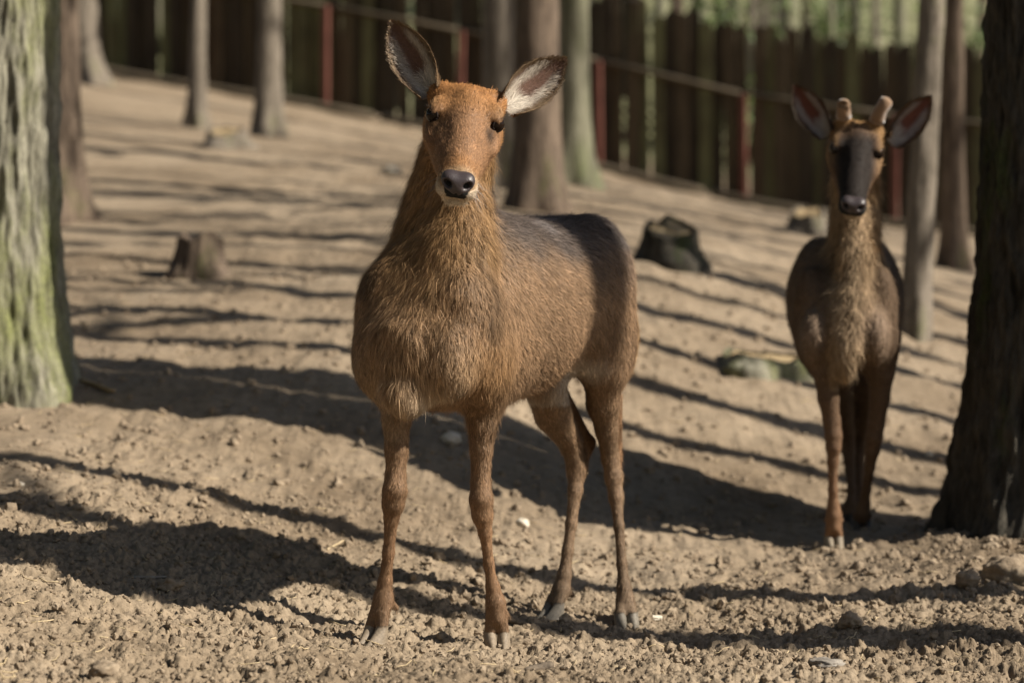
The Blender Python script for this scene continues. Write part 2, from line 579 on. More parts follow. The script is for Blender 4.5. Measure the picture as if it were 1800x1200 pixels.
# ------------------------------------------------------------------ trees
def trunk_mesh(name, h, r0, r1, lean=(0, 0), flare=0.9, fl_h=0.28, seg=28, rows=60, bark=0.012, seed=0, bend=0.0, roots=5, fine=7.0, rowpow=1.6):
    t = np.linspace(0, 1, rows) ** rowpow
    z = -0.4 + (h + 0.4) * t
    th = np.linspace(0, 2 * np.pi, seg, endpoint=False)
    T, Z = np.meshgrid(th, z)
    R = r0 + (r1 - r0) * np.clip(Z / h, 0, 1) ** 0.9
    zz = np.maximum(Z, -0.4)
    lob = 1 + 0.55 * np.cos(roots * T + seed) * np.exp(-np.maximum(zz, 0) / (fl_h * 1.1)) + 0.25 * np.cos((roots - 2) * T + 2.1 * seed)* np.exp(-np.maximum(zz, 0) / fl_h)
    R = R * (1 + flare * np.exp(-np.maximum(zz, 0) / fl_h) * lob * 0.8)
    R = R * (1 + 0.06 * perlin(np.cos(T) * 1.3 + seed, np.sin(T) * 1.3, Z * 0.8))
    ca, sa = np.cos(T) * r0, np.sin(T) * r0
    if bark:
        rid = 1 - np.abs(fbm(ca * fine * 2.2 + seed * 3.7, sa * fine * 2.2, Z * fine * 0.33, 3, 0.55))
        rid2 = perlin(ca * fine * 6 + seed, sa * fine * 6, Z * fine * 1.6)
        R = R + bark * (rid - 0.75) + bark * 0.35 * rid2
    cx = lean[0] * Z + bend * np.sin(Z * 0.5 + seed) * np.clip(Z, 0, 99) * 0.1
    cy = lean[1] * Z
    V = np.stack([cx + R * np.cos(T), cy + R * np.sin(T), Z], -1).reshape(-1, 3)
    return mesh_arrays(name, V, grid_faces(rows, seg, True), True)


def crown_mesh(name, h, r, lean, seed, n=9, start=0.5, cold=6):
    rs = np.random.default_rng(seed + 100)
    C = Collect()
    for k in range(n):
        z0 = h * (start + (1 - start) * (k + rs.random()) / n)
        a = rs.uniform(0, 6.28)
        L = rs.uniform(1.0, 2.4) * (1.15 - 0.55 * (z0 / h - start) / (1 - start))
        p0 = np.array([lean[0] * z0, lean[1] * z0, z0])
        d = np.array([math.cos(a), math.sin(a), rs.uniform(0.5, 1.2)])
        s = np.linspace(0, 1, 5)
        path = p0 + d * L * s[:, None] + np.c_[0 * s, 0 * s, 0.35 * L * s ** 2] + rs.normal(0, 0.05 * L, (5, 3)) * s[:, None]
        C.add(*tube(path, 0.045 * (1 - 0.85 * s) * L ** 0.5, 5))
        for q in range(4):
            i = rs.integers(1, 5); p1 = path[i]
            d2 = d + rs.normal(0, 0.7, 3); L2 = L * rs.uniform(0.25, 0.5)
            s2 = np.linspace(0, 1, 3)
            C.add(*tube(p1 + d2 * L2 * s2[:, None], 0.016 * (1 - 0.8 * s2), 4))
    top = np.array([[lean[0] * h, lean[1] * h, h * 0.98], [lean[0] * h * 1.1, lean[1] * h * 1.1, h * 1.12]])
    C.add(*tube(top, [r, 0.01], 5))
    return C.mesh(name)


def skyblock_leaf_mesh(h, lean, seed, z0, rad, n, size):
    r = np.random.default_rng(seed + 900)
    nb = 16
    cz = z0 + (h * 1.05 - z0) * (np.arange(nb) + r.random(nb)) / nb
    ca = r.uniform(0, 6.28, nb)
    cq = rad * r.uniform(0.25, 0.85, nb) * np.interp(cz, [z0, z0 + 0.35 * (h - z0), h * 1.05], [0.8, 1.0, 0.35])
    cen = np.stack([lean[0] * cz + cq * np.cos(ca), lean[1] * cz + cq * np.sin(ca), cz], 1)
    b = r.integers(0, nb, n)
    c = cen[b] + r.normal(0, 0.30 * rad, (n, 3)) * np.array([1, 1, 0.6])
    c[:, 2] = np.maximum(c[:, 2], z0 - 0.4)
    a = r.normal(size=(n, 3)); a /= np.linalg.norm(a, axis=1)[:, None]
    q = np.cross(a, r.normal(size=(n, 3))); q /= np.linalg.norm(q, axis=1)[:, None]
    L = size * r.uniform(0.6, 1.3, n)[:, None]
    V = np.stack([c - a * L * 0.5, c + q * L * 0.3, c + a * L * 0.5, c - q * L * 0.3], 1).reshape(-1, 3)
    col = np.array([0.055, 0.075, 0.022]) * r.uniform(0.6, 1.4, (n, 1)) + r.normal(0, 0.006, (n, 3))
    return mesh_arrays('foliage', V, np.arange(4 * n).reshape(-1, 4), False, np.repeat(np.clip(col, 0.008, 1), 4, 0))


def tree(label, loc, h, r0, r1, mat, name='tree', group=None, lean=(0, 0), seed=0, crown_n=9, leaves=None, **kw):
    e = empty(name, loc, label, 'tree', group)
    if leaves:  # leaf crowns out of view, added to screen off skylight
        tag(link('foliage', skyblock_leaf_mesh(h, lean, seed, *leaves), M['leaf'], e), None, None, None, 'stuff')
    link('trunk', trunk_mesh('trunk', h, r0, r1, lean, seed=seed, **kw), mat, e)
    link('crown', crown_mesh('crown', h, r1, lean, seed, crown_n), mat, e)
    return e


def g(p):
    return (p[0], p[1], float(base_h(p[0], p[1])))


# left foreground oak, right foreground tree
tree('thick trunk covered in bright green moss with a flared root foot', g(P(-6, 690, 8.69)), 14, 0.225, 0.13, M['bark_moss'], seed=3, seg=220, rows=420, bark=0.030, flare=0.42, fl_h=0.35, fine=8, rowpow=2.4, roots=4, leaves=(6.2, 2.0, 1500, 0.26))
tree('thick dark brown furrowed trunk standing beside the young stag', g(P(1838, 940, 7.69)), 15, 0.235, 0.14, M['bark_dark'], seed=8, seg=260, rows=480, bark=0.042, flare=0.60, fl_h=0.40, fine=9, rowpow=2.4, roots=4, lean=(0.030, 0), leaves=(6.2, 2.0, 1500, 0.26))
# trees inside the enclosure
tree('grey brown trunk with a mossy root just behind the thick mossy trunk', g(P(98, 392, 14)), 13, 0.135, 0.08, M['bark_brown'], seed=5, seg=40, rows=90, flare=1.0, fl_h=0.30, roots=3, leaves=(6.2, 2.0, 1500, 0.26))
tree('pale trunk by the fence corner with a bare yellowish base', g(P(146, 145, 27)), 13, 0.16, 0.10, M['bark_grey'], seed=6, rows=50, leaves=(6.2, 2.0, 1500, 0.26))
tree('slim leaning grey pink trunk standing just in front of the fence', g(P(346, 222, 22)), 12, 0.070, 0.055, M['bark_grey'], seed=7, rows=50, lean=(0.012, 0), leaves=(6.2, 2.0, 1500, 0.26))
tree('straight grey trunk with a wide mossy foot standing near the fence', g(P(473, 240, 21)), 12, 0.105, 0.07, M['bark_grey'], seed=9, rows=50, flare=0.7, leaves=(6.2, 2.0, 1500, 0.26))
tree('grey trunk behind the head of the hind, left of its broader neighbour', g(P(878, 350, 17)), 13, 0.125, 0.08, M['bark_grey'], seed=10, rows=50, leaves=(6.2, 2.0, 1500, 0.26))
tree('broad brown trunk rising right behind the back of the hind', g(P(944, 367, 15.0)), 13, 0.14, 0.085, M['bark_brown'], seed=11, seg=40, rows=80, flare=0.55, leaves=(6.2, 2.0, 1500, 0.26))
tree('pale green lichen covered trunk between the broad brown trunk and the fence', g(P(1010, 326, 18)), 13, 0.105, 0.07, M['bark_pale'], seed=12, rows=50, leaves=(6.2, 2.0, 1500, 0.26))
tree('slim bluish dark trunk close to the fence behind the pale green one', g(P(985, 290, 25)), 13, 0.10, 0.07, M['bark_dark'], seed=13, rows=40, leaves=(6.2, 2.0, 1500, 0.26))
tree('slim leaning pale trunk with dark moss behind the young stag', g(P(1607, 590, 12)), 12, 0.068, 0.052, M['bark_grey'], seed=14, seg=40, rows=80, lean=(0.055, 0.0), flare=0.35, leaves=(6.2, 2.0, 1500, 0.26))
tree('slim brown trunk between the leaning pale trunk and the dark tree', g(P(1676, 470, 16)), 12, 0.072, 0.055, M['bark_brown'], seed=15, seg=32, rows=60, leaves=(6.2, 2.0, 1500, 0.26))
# trees further right that throw the shadow stripes
SH = np.array([-math.sin(SUN_A), math.cos(SUN_A)])
def upsun(p, dist):
    return (p[0] - SH[0] * dist, p[1] - SH[1] * dist)
PERP = np.array([math.cos(SUN_A), math.sin(SUN_A)])
def onband(c, x):
    """ground point with shadow-stripe offset c at lateral position x"""
    y = (c - PERP[0] * x) / PERP[1]
    return np.array([x, y, 0])
casters = [(onband(5.985, 0.7), 5.6, 0.14), (onband(6.60, 0.9), 3.2, 0.085), (onband(8.22, 1.0), 3.6, 0.16), (onband(8.75, 1.5), 3.9, 0.08), (onband(9.35, 1.5), 4.6, 0.10), (onband(10.1, 1.5), 5.2, 0.09),
           (onband(10.9, 1), 6.4, 0.10), (onband(11.5, 0), 8.5, 0.07), (onband(12.2, 0), 9.0, 0.11), (onband(13.0, 0), 9.5, 0.07), (onband(13.9, 0), 10.0, 0.10), (onband(14.9, 0), 11.0, 0.09), (onband(16.0, 0), 12.0, 0.11), (onband(17.4, 0), 12.5, 0.09), (onband(19.0, 0), 13.0, 0.11), (onband(20.8, 0), 13.5, 0.1), (onband(22.6, 0), 13.5, 0.12), (onband(24.5, 0), 14.0, 0.1)]
k = 20
for p, dist, r in casters:
    x, y = upsun(p, dist)
    x = max(x, 0.235 * y + 0.75)
    tree('bare brown forest tree standing to the right of the thick dark trunk', (x, y, float(base_h(x, y))), 11.5, r, r * 0.6, M['bark_brown'], group='forest trees right of the thick dark trunk', seed=k, seg=14, rows=24, bark=0.006, crown_n=5)
    k += 1
rs = np.random.default_rng(5)
for i in range(6):
    y = rs.uniform(14, 27); x = 0.235 * y + rs.uniform(4, 9)
    r = rs.uniform(0.06, 0.12)
    tree('bare brown forest tree standing to the right of the thick dark trunk', (x, y, float(base_h(x, y))), 11.5, r, r * 0.6, M['bark_brown'], group='forest trees right of the thick dark trunk', seed=k, seg=14, rows=24, bark=0.006, crown_n=5)
    k += 1
# unseen leafy trees added around the clearing to block skylight
for i, (x, y) in enumerate([(-4.5, 3.0), (-4.2, 6.5), (-5.5, 10.5), (-7.0, 14.5), (-8.5, 19.0), (-9.5, 24.0), (-3.5, -0.5), (-5.5, -4.0), (-1.8, -3.6), (-3.2, -8.0), (0.4, -6.5), (-8.5, 1.0), (-9.0, 7.0), (-10.5, 12.0), (1.5, -11.0), (-7.5, -9.0), (5.0, -9.5)]):
    tree('unseen leafy tree added left of the thick mossy trunk to block skylight' if y > 0 else 'unseen leafy tree added on the near side of the clearing to block skylight', (x, y, float(base_h(x, y))), 11.5, 0.13, 0.07, M['bark_brown'], group='added skylight blocking trees left of the clearing' if y > 0 else 'added skylight blocking trees on the near side of the clearing', seed=500 + i, seg=14, rows=24, bark=0.006, crown_n=4, leaves=(1.8, 2.3, 2600, 0.26))
# wood beyond the fence
for i in range(64):
    y = rs.uniform(30.5, 50); x = rs.uniform(-0.24, 0.24) * y
    r = rs.uniform(0.05, 0.13)
    tree(['slim pale green forest trunk standing beyond the plank fence', 'slim pale green forest trunk standing beyond the plank fence', 'slim grey forest trunk standing beyond the plank fence', 'slim dark forest trunk standing beyond the plank fence'][i % 4], (x, y, float(base_h(x, y))), 11, r, r * 0.6, [M['bark_pale'], M['bark_pale'], M['bark_grey'], M['bark_dark']][i % 4], group='forest trunks beyond the plank fence', seed=k, seg=12, rows=20, bark=0.006, crown_n=4)
    k += 1


for i, px in enumerate([1042, 1075, 1118, 1165, 1190, 1232, 1268, 1345, 1388, 1420, 1462, 1505, 1545, 1585, 1720, 655, 700, 255, 520]):
    p = P(px, 100, rs.uniform(29.8, 34)); r = rs.uniform(0.05, 0.11)
    tree(['slim pale green forest trunk standing beyond the plank fence', 'slim dark forest trunk standing beyond the plank fence', 'slim grey forest trunk standing beyond the plank fence', 'slim pale green forest trunk standing beyond the plank fence', 'slim brown forest trunk standing beyond the plank fence'][i % 5], (p[0], p[1], float(base_h(p[0], p[1]))), 11, r, r * 0.6, [M['bark_pale'], M['bark_dark'], M['bark_grey'], M['bark_pale'], M['bark_brown']][i % 5], group='forest trunks beyond the plank fence', seed=k, seg=12, rows=20, bark=0.006, crown_n=4, lean=(rs.uniform(-0.03, 0.03), 0))
    k += 1


# leafy shrubs beyond the fence
def shrub(loc, rad, h, seed, label):
    e = empty('leafy_shrub', loc, label, 'shrub', 'leafy shrubs beyond the plank fence')
    r = np.random.default_rng(seed)
    C = Collect()
    tips = []
    for i in range(9):
        a = r.uniform(0, 6.28); q = r.random() ** 0.5 * rad
        tip = np.array([math.cos(a) * q, math.sin(a) * q, h * r.uniform(0.6, 1.0)])
        s = np.linspace(0, 1, 5)[:, None]
        path = tip * s * np.array([1, 1, 1]) + np.c_[0 * s, 0 * s, 0.15 * np.sin(s * 3.1)]
        path[0, 2] = -0.15
        C.add(*tube(path, np.linspace(0.025, 0.006, 5), 5))
        tips.append(path)
    link('stems', C.mesh('stems'), M['bark_brown'], e)
    n = 1500
    tp = np.array(tips)
    bi, si = r.integers(0, 9, n), r.integers(1, 5, n)
    c = tp[bi, si] + r.normal(0, 0.17, (n, 3)) * np.array([rad, rad, h * 0.6])
    c[:, 2] = np.maximum(c[:, 2], 0.1)
    a = r.normal(size=(n, 3)); a /= np.linalg.norm(a, axis=1)[:, None]
    b = np.cross(a, r.normal(size=(n, 3))); b /= np.linalg.norm(b, axis=1)[:, None]
    L = r.uniform(0.05, 0.11, n)[:, None]; W = L * 0.32
    V = np.stack([c - a * L * 0.5, c + b * W, c + a * L * 0.5, c - b * W], 1).reshape(-1, 3)
    F = np.arange(4 * n).reshape(-1, 4)
    base = np.array([0.10, 0.155, 0.04]) * r.uniform(0.6, 1.3, (n, 1)) + r.normal(0, 0.012, (n, 3))
    lf = link('foliage', mesh_arrays('foliage', V, F, False, np.repeat(np.clip(base, 0.01, 1), 4, 0)), M['leaf'], e)
    tag(lf, None, None, None, 'stuff')


for i, (px, d, rad, h) in enumerate([(1310, 31, 0.7, 2.5), (1715, 31, 1.0, 2.6), (1480, 38, 0.9, 1.6), (640, 33, 0.8, 1.9)]):
    p = P(px, 300, d)
    shrub((p[0], p[1], float(base_h(p[0], p[1]))), rad, h, 300 + i, 'bright green leafy shrub growing beyond the plank fence')

# ------------------------------------------------------------------ fence
def plank_mesh(i):
    r = np.random.default_rng(40 + i)
    wd, th, h = 0.068 + 0.012 * r.random(), 0.012, 1.93
    xs = np.linspace(-wd, wd, 4)
    top = h + r.uniform(-0.05, 0.05, 4) + np.array([-0.03, 0.02, 0.02, -0.03])
    zs = [0, 0.65, 1.3]
    ring = []
    for y in (-th, th):
        rows = [[(x + r.normal(0, 0.003), y, z) for x in xs] for z in zs] + [[(x, y, t) for x, t in zip(xs, top)]]
        ring.append(rows)
    V = np.array(ring).reshape(-1, 3)
    f = []
    for s in (0, 1):
        for a in range(3):
            for b in range(3):
                q = [s * 16 + a * 4 + b, s * 16 + a * 4 + b + 1, s * 16 + (a + 1) * 4 + b + 1, s * 16 + (a + 1) * 4 + b]
                f.append(q if s == 0 else q[::-1])
    for a in range(3):
        f.append([a * 4, (a + 1) * 4, 16 + (a + 1) * 4, 16 + a * 4])
        f.append([a * 4 + 3, 16 + a * 4 + 3, 16 + (a + 1) * 4 + 3, (a + 1) * 4 + 3])
        f.append([12 + a, 12 + a + 1, 28 + a + 1, 28 + a])
    return mesh_arrays('plank', V, np.array(f), False)


f_pts = np.array([P(180, 122, 29.5), P(575, 186, 28.8), P(1052, 291, 27.6), P(1315, 356, 27.0)])
fdir = np.polyfit(f_pts[:, 0], f_pts[:, 1], 1)
FY = lambda x: fdir[0] * x + fdir[1]
fa = math.atan(fdir[0])
fence = empty('plank_fence', (0, FY(0), float(base_h(0, FY(0)))), 'tall weathered plank fence with red metal posts closing the enclosure', 'fence')
FO = np.array(fence.location)
variants = []
for i in range(9):
    me = plank_mesh(i)
    me.materials.append(M['plank'][[0, 0, 1, 0, 1, 2, 0, 1, 2][i]])
    variants.append(me)
x, alt = -9.0, 1
while x < 9.5:
    wid = random.uniform(0.118, 0.138) if random.random() > 0.10 else random.uniform(0.16, 0.175)
    alt = -alt
    y = FY(x) + 0.016 * alt
    o = bpy.data.objects.new('plank', variants[random.randrange(9)])
    COL.objects.link(o)
    o.parent = fence
    o.location = (x - FO[0], y - FO[1], float(base_h(x, y)) + 0.01 - FO[2])
    o.rotation_euler = (random.gauss(0, 0.006), random.gauss(0, 0.010), fa)
    o.scale = (1, 1, random.uniform(0.95, 1.05))
    x += wid
xp0 = P(575, 186, 28.8)[0]; xp1 = P(1052, 291, 27.6)[0]
step = (xp1 - xp0) / 2
px_ = [xp0 + step * i for i in range(-4, 6)]
for x in px_:
    y = FY(x) - 0.13
    z = float(base_h(x, y))
    s = np.linspace(0, 1, 4)
    V, F, T = tube(np.c_[0 * s, 0 * s, -0.3 + 1.5 * s], np.full(4, 0.050), 4)
    C = Collect(); C.add(V, F, T)
    o = link('post', C.mesh('post', False), M['rust'], fence, (x - FO[0], y - FO[1], z - FO[2]))
    o.rotation_euler = (0, random.uniform(-0.015, 0.03), math.radians(45) + fa)
for zz_, rr in ((1.19, 0.035),):
    for a, b in zip(px_[:-1], px_[1:]):
        pa = np.array([a, FY(a) - 0.055, float(base_h(a, FY(a))) + zz_]); pb = np.array([b - 0.01, FY(b) - 0.055, float(base_h(b, FY(b))) + zz_])
        s = np.linspace(0, 1, 4)[:, None]
        V, F, T = tube(pa + (pb - pa) * s, np.full(4, rr), 6)
        C = Collect(); C.add(V - pa, F, T)
        link('rail', C.mesh('rail'), M['rail'], fence, pa - FO)
# long pole lying along the foot of the fence
for i, (xa, xb) in enumerate(((-6.2, -1.6), (-1.5, 2.1), (2.2, 6.4))):
    s = np.linspace(0, 1, 9)
    xs = xa + (xb - xa) * s; ys = FY(xs) - 0.62 + 0.03 * np.sin(s * 5 + i)
    path = np.c_[xs, ys, base_h(xs, ys) + 0.045]
    C = Collect(); C.add(*tube(path - path[0], np.full(9, 0.05), 7))
    tag(link('pole', C.mesh('pole'), M['rail'], None, path[0]), 'long weathered pole lying on the ground along the fence foot', 'pole', 'poles along the fence foot')


# ------------------------------------------------------------------ stumps
def stump(label, p, r, h, mat, seed, tilt=(0, 0), jag=0.1, cut=True, flare=0.9, fl=0.10, fr=0.6):
    e = empty('tree_stump', p, label, 'stump')
    rs = np.random.default_rng(seed)
    rows, seg = 22, 36
    th = np.linspace(0, 2 * np.pi, seg, endpoint=False)
    t = np.linspace(0, 1, rows)
    T, S = np.meshgrid(th, t)
    top = h * (1 + jag * perlin(np.cos(T) * 1.8 + seed, np.sin(T) * 1.8, 0.3) * 2) + tilt[0] * np.cos(T) * r + tilt[1] * np.sin(T) * r
    Z = -0.2 + (top + 0.2) * S
    R = r * (1 + flare * np.exp(-np.maximum(Z, 0) / fl) * (1 + fr * np.cos(3 * T + seed)) * 0.8) + 0.018 * fbm(np.cos(T) * 4 + seed, np.sin(T) * 4, Z * 3, 3)
    V = np.stack([R * np.cos(T), R * np.sin(T), Z], -1).reshape(-1, 3)
    link('bark', mesh_arrays('bark', V, grid_faces(rows, seg, True), True), mat, e)
    # top face, a little inside and below the rim
    rr = np.linspace(0.0, 0.80 if cut else 0.97, 6)
    TV = [np.array([[0, 0, h - 0.01]])]
    for q in rr[1:]:
        TV.append(np.stack([R[-1] * q * np.cos(th), R[-1] * q * np.sin(th), (h - 0.012) * (1 - q) + (top[-1] - 0.012) * q + 0.006 * np.sin(q * 40)], -1))
    TV = np.concatenate(TV)
    Q = grid_faces(5, seg, True) + 1
    Tt = np.stack([np.zeros(seg, int), 1 + np.arange(seg), 1 + (np.arange(seg) + 1) % seg], 1)
    link('cut_face', mesh_arrays('cut_face', TV, [Q, Tt], True), M['cut'] if cut else mat, e)
    return e


stump('dark broken stump on the slope between the mossy trunk and the hind', hit(352, 488, 8), 0.10, 0.18, M['bark_brown'], 2, (-0.03, 0.02), 0.16, False, 0.55, 0.07)
stump('mossy stump with a pale cut top behind the rump of the hind', hit(1180, 464, 8), 0.125, 0.175, M['bark_dark'], 4, (0.02, 0.50), 0.14, True, 0.8, 0.09)
stump('low mossy rotten stump on the slope left of the young stag', hit(1340, 648, 8), 0.15, 0.06, M['bark_moss'], 6, (-0.1, 0.1), 0.2, True, 0.7, 0.05)
stump('small pale stump at the fence foot behind the young stag', hit(1420, 412, 12), 0.10, 0.16, M['bark_grey'], 9, (0.1, 0.4), 0.1, True)
stump('small pale stump between the two slim trunks near the fence', hit(395, 262, 14), 0.12, 0.14, M['bark_grey'], 12, (0.1, 0.4), 0.1, True)


# ------------------------------------------------------------------ stones, sticks, litter
def lump(name, label, cat, p, size, mat, seed, rough=0.18, rotz=0.0, sink=0.25, sub=3, group=None):
    V, F = ICO[sub]
    V = V * (1 + rough * fbm(V[:, 0] * 1.4 + seed, V[:, 1] * 1.4, V[:, 2] * 1.4 + seed * 0.7, 4)[:, None])
    V = V * np.array(size)
    c, s = math.cos(rotz), math.sin(rotz)
    V = np.c_[V[:, 0] * c - V[:, 1] * s, V[:, 0] * s + V[:, 1] * c, V[:, 2]]
    o = link(name, mesh_arrays(name, V, F, True), mat, None, (p[0], p[1], p[2] + size[2] * (1 - 2 * sink)))
    return tag(o, label, cat, group)


lump('stone', 'pale rounded stone lying between the front and hind legs of the hind', 'stone', hit(793, 786), (0.034, 0.05, 0.026), M['stone'], 1)
lump('stone', 'small cream stone just left of the hind leg hoofs in a sun strip', 'stone', hit(918, 932), (0.023, 0.03, 0.016), M['stone'], 2)
lump('earth_clod', 'blocky brown earth clod lying in the sunlit soil by the frame edge', 'clod', hit(184, 1192), (0.032, 0.03, 0.02), M['clod'], 3, 0.3)
lump('stone', 'flat grey angular stone in the shade on crumbly soil', 'stone', hit(1452, 1174), (0.034, 0.05, 0.012), M['stone_grey'], 4, 0.35, 0.3)
lump('stone', 'white chip of stone on the ground beside the dark tree', 'stone', hit(1633, 806), (0.014, 0.02, 0.012), M['stone'], 5)
lump('stone', 'narrow whitish chip next to the left hind hoof', 'stone', hit(1150, 1099), (0.024, 0.014, 0.008), M['stone'], 6, 0.2, 0.2)
lump('earth_clod', 'lumpy brown clod sitting alone on the sunlit soil', 'clod', hit(1494, 1120), (0.028, 0.032, 0.022), M['clod'], 7, 0.35)
lump('earth_mound', 'shaded earth mound with a narrow shadow stripe running from it', 'mound', hit(1780, 1030), (0.075, 0.09, 0.05), M['clod'], 8, 0.3, 0.4, 0.35)
lump('earth_clod', 'rounded sunlit clod beside the shaded mound', 'clod', hit(1702, 1042), (0.034, 0.036, 0.026), M['clod'], 9, 0.3)
lump('stone', 'tiny white pebble on the sunlit soil below the mossy trunk', 'stone', hit(36, 858), (0.011, 0.012, 0.008), M['stone'], 10)
lump('stone', 'pale stone on the far slope left of the head of the hind', 'stone', hit(688, 308, 9), (0.07, 0.07, 0.045), M['stone'], 11)
lump('earth_clod', 'dark lump lying in the shaded strip by the thin grey stick', 'clod', hit(300, 1036), (0.030, 0.03, 0.018), M['clod'], 13, 0.3)


def stick(label, pts, r, mat, name='stick', cut=False):
    w = np.array([hit(*q) for q in pts]); w[:, 2] += r * 0.8
    s = np.linspace(0, 1, 10)
    tt = np.linspace(0, 1, len(w))
    path = np.stack([np.interp(s, tt, w[:, k]) for k in range(3)], 1)
    path += RNG.normal(0, r * 0.25, path.shape) * np.array([1, 1, 0.3])
    o0 = path[0].copy()
    C = Collect(); C.add(*tube(path - o0, r * (1 - 0.25 * s), 9, not cut))
    e = link(name, C.mesh(name), mat, None, o0)
    if cut:
        d = path[0] - path[1]; d /= np.linalg.norm(d)
        C = Collect(); C.add(*tube([d * -0.001, d * 0.002], [r * 0.98, r * 0.93], 9))
        link('cut_end', C.mesh('cut_end'), M['cut'], e)
    return tag(e, label, 'stick')


stick('short dark stick with a pale sawn end by the front hoof', [(984, 1114), (940, 1113), (893, 1106)], 0.010, M['stick'], cut=True)
stick('short dark broken stick lying on the crumbly soil below the hind', [(968, 1180), (922, 1188)], 0.010, M['stick'])
stick('thin straight grey stick lying in the shade', [(233, 1014), (300, 1016)], 0.0045, M['stone_grey'])
stick('pale broken root piece at the foot of the mossy trunk', [(142, 682), (200, 697)], 0.010, M['cut'])
stick('thin bent straw stalk in the shaded strip', [(355, 995), (368, 980), (392, 971)], 0.0025, M['straw'], 'straw_stalk')
stick('dry straw stalk crossing the edge of the shade', [(575, 972), (604, 957)], 0.003, M['straw'], 'straw_stalk')

# crumbs of earth: nobody could count them
C = Collect()
n = 18000
for i in range(n):
    if i < 12500:
        y = 4.8 + 2.6 * RNG.random() ** 1.3; x = RNG.uniform(-0.235, 0.235) * y
        r = 0.0022 + 0.0075 * RNG.random() ** 4
        V, F = ICO[1] if r > 0.0065 else ICO[0]
    else:
        y = 6.3 + 6 * RNG.random() ** 1.3; x = RNG.uniform(-0.235, 0.235) * y
        r = 0.0035 + 0.013 * RNG.random() ** 3.5
        V, F = ICO[1]
    sd_ = RNG.random(3) * 50
    V = V * (1 + 0.55 * perlin(V[:, 0] * 1.9 + sd_[0], V[:, 1] * 1.7 + sd_[1], V[:, 2] * 1.7)[:, None])
    V = V * (r * RNG.uniform(0.7, 1.35, 3)) + np.array([x, y, ground_z(x, y) + r * 0.25])
    C.add(V, None, F)
tag(link('earth_crumbs', C.mesh('earth_crumbs', False), M['clod']), 'loose crumbs of brown earth strewn over the trodden soil', 'soil crumbs', None, 'stuff')
C = Collect()
for i in range(750):
    y = 4.8 + 6 * RNG.random() ** 2.0; x = RNG.uniform(-0.23, 0.23) * y
    L = RNG.uniform(0.012, 0.06); a = RNG.uniform(0, 3.14)
    s = np.linspace(-0.5, 0.5, 4)
    bend = RNG.normal(0, 0.25)
    xs = x + L * (s * math.cos(a) - bend * s * s * math.sin(a)); ys = y + L * (s * math.sin(a) + bend * s * s * math.cos(a))
    zs = np.array([ground_z(q, v) for q, v in zip(xs, ys)])
    zs = np.maximum(zs, zs.mean()) + 0.002 + RNG.uniform(0, 0.006) * (s + 0.5)
    C.add(*tube(np.c_[xs, ys, zs], np.full(4, RNG.uniform(0.0007, 0.0016)), 4))
tag(link('straw_litter', C.mesh('straw_litter'), M['straw']), 'bits of dry straw scattered over the trodden soil', 'straw', None, 'stuff')


# ------------------------------------------------------------------ deer: implicit body
def nrmv(v):
    v = np.asarray(v, float)
    return v / (np.linalg.norm(v) + 1e-12)


class Prim:
    def __init__(s, fn, lo, hi, k, flow, length, col, lift):
        s.fn, s.lo, s.hi, s.k, s.flow, s.len, s.col, s.lift = fn, np.array(lo), np.array(hi), k, nrmv(flow), length, np.array(col), lift


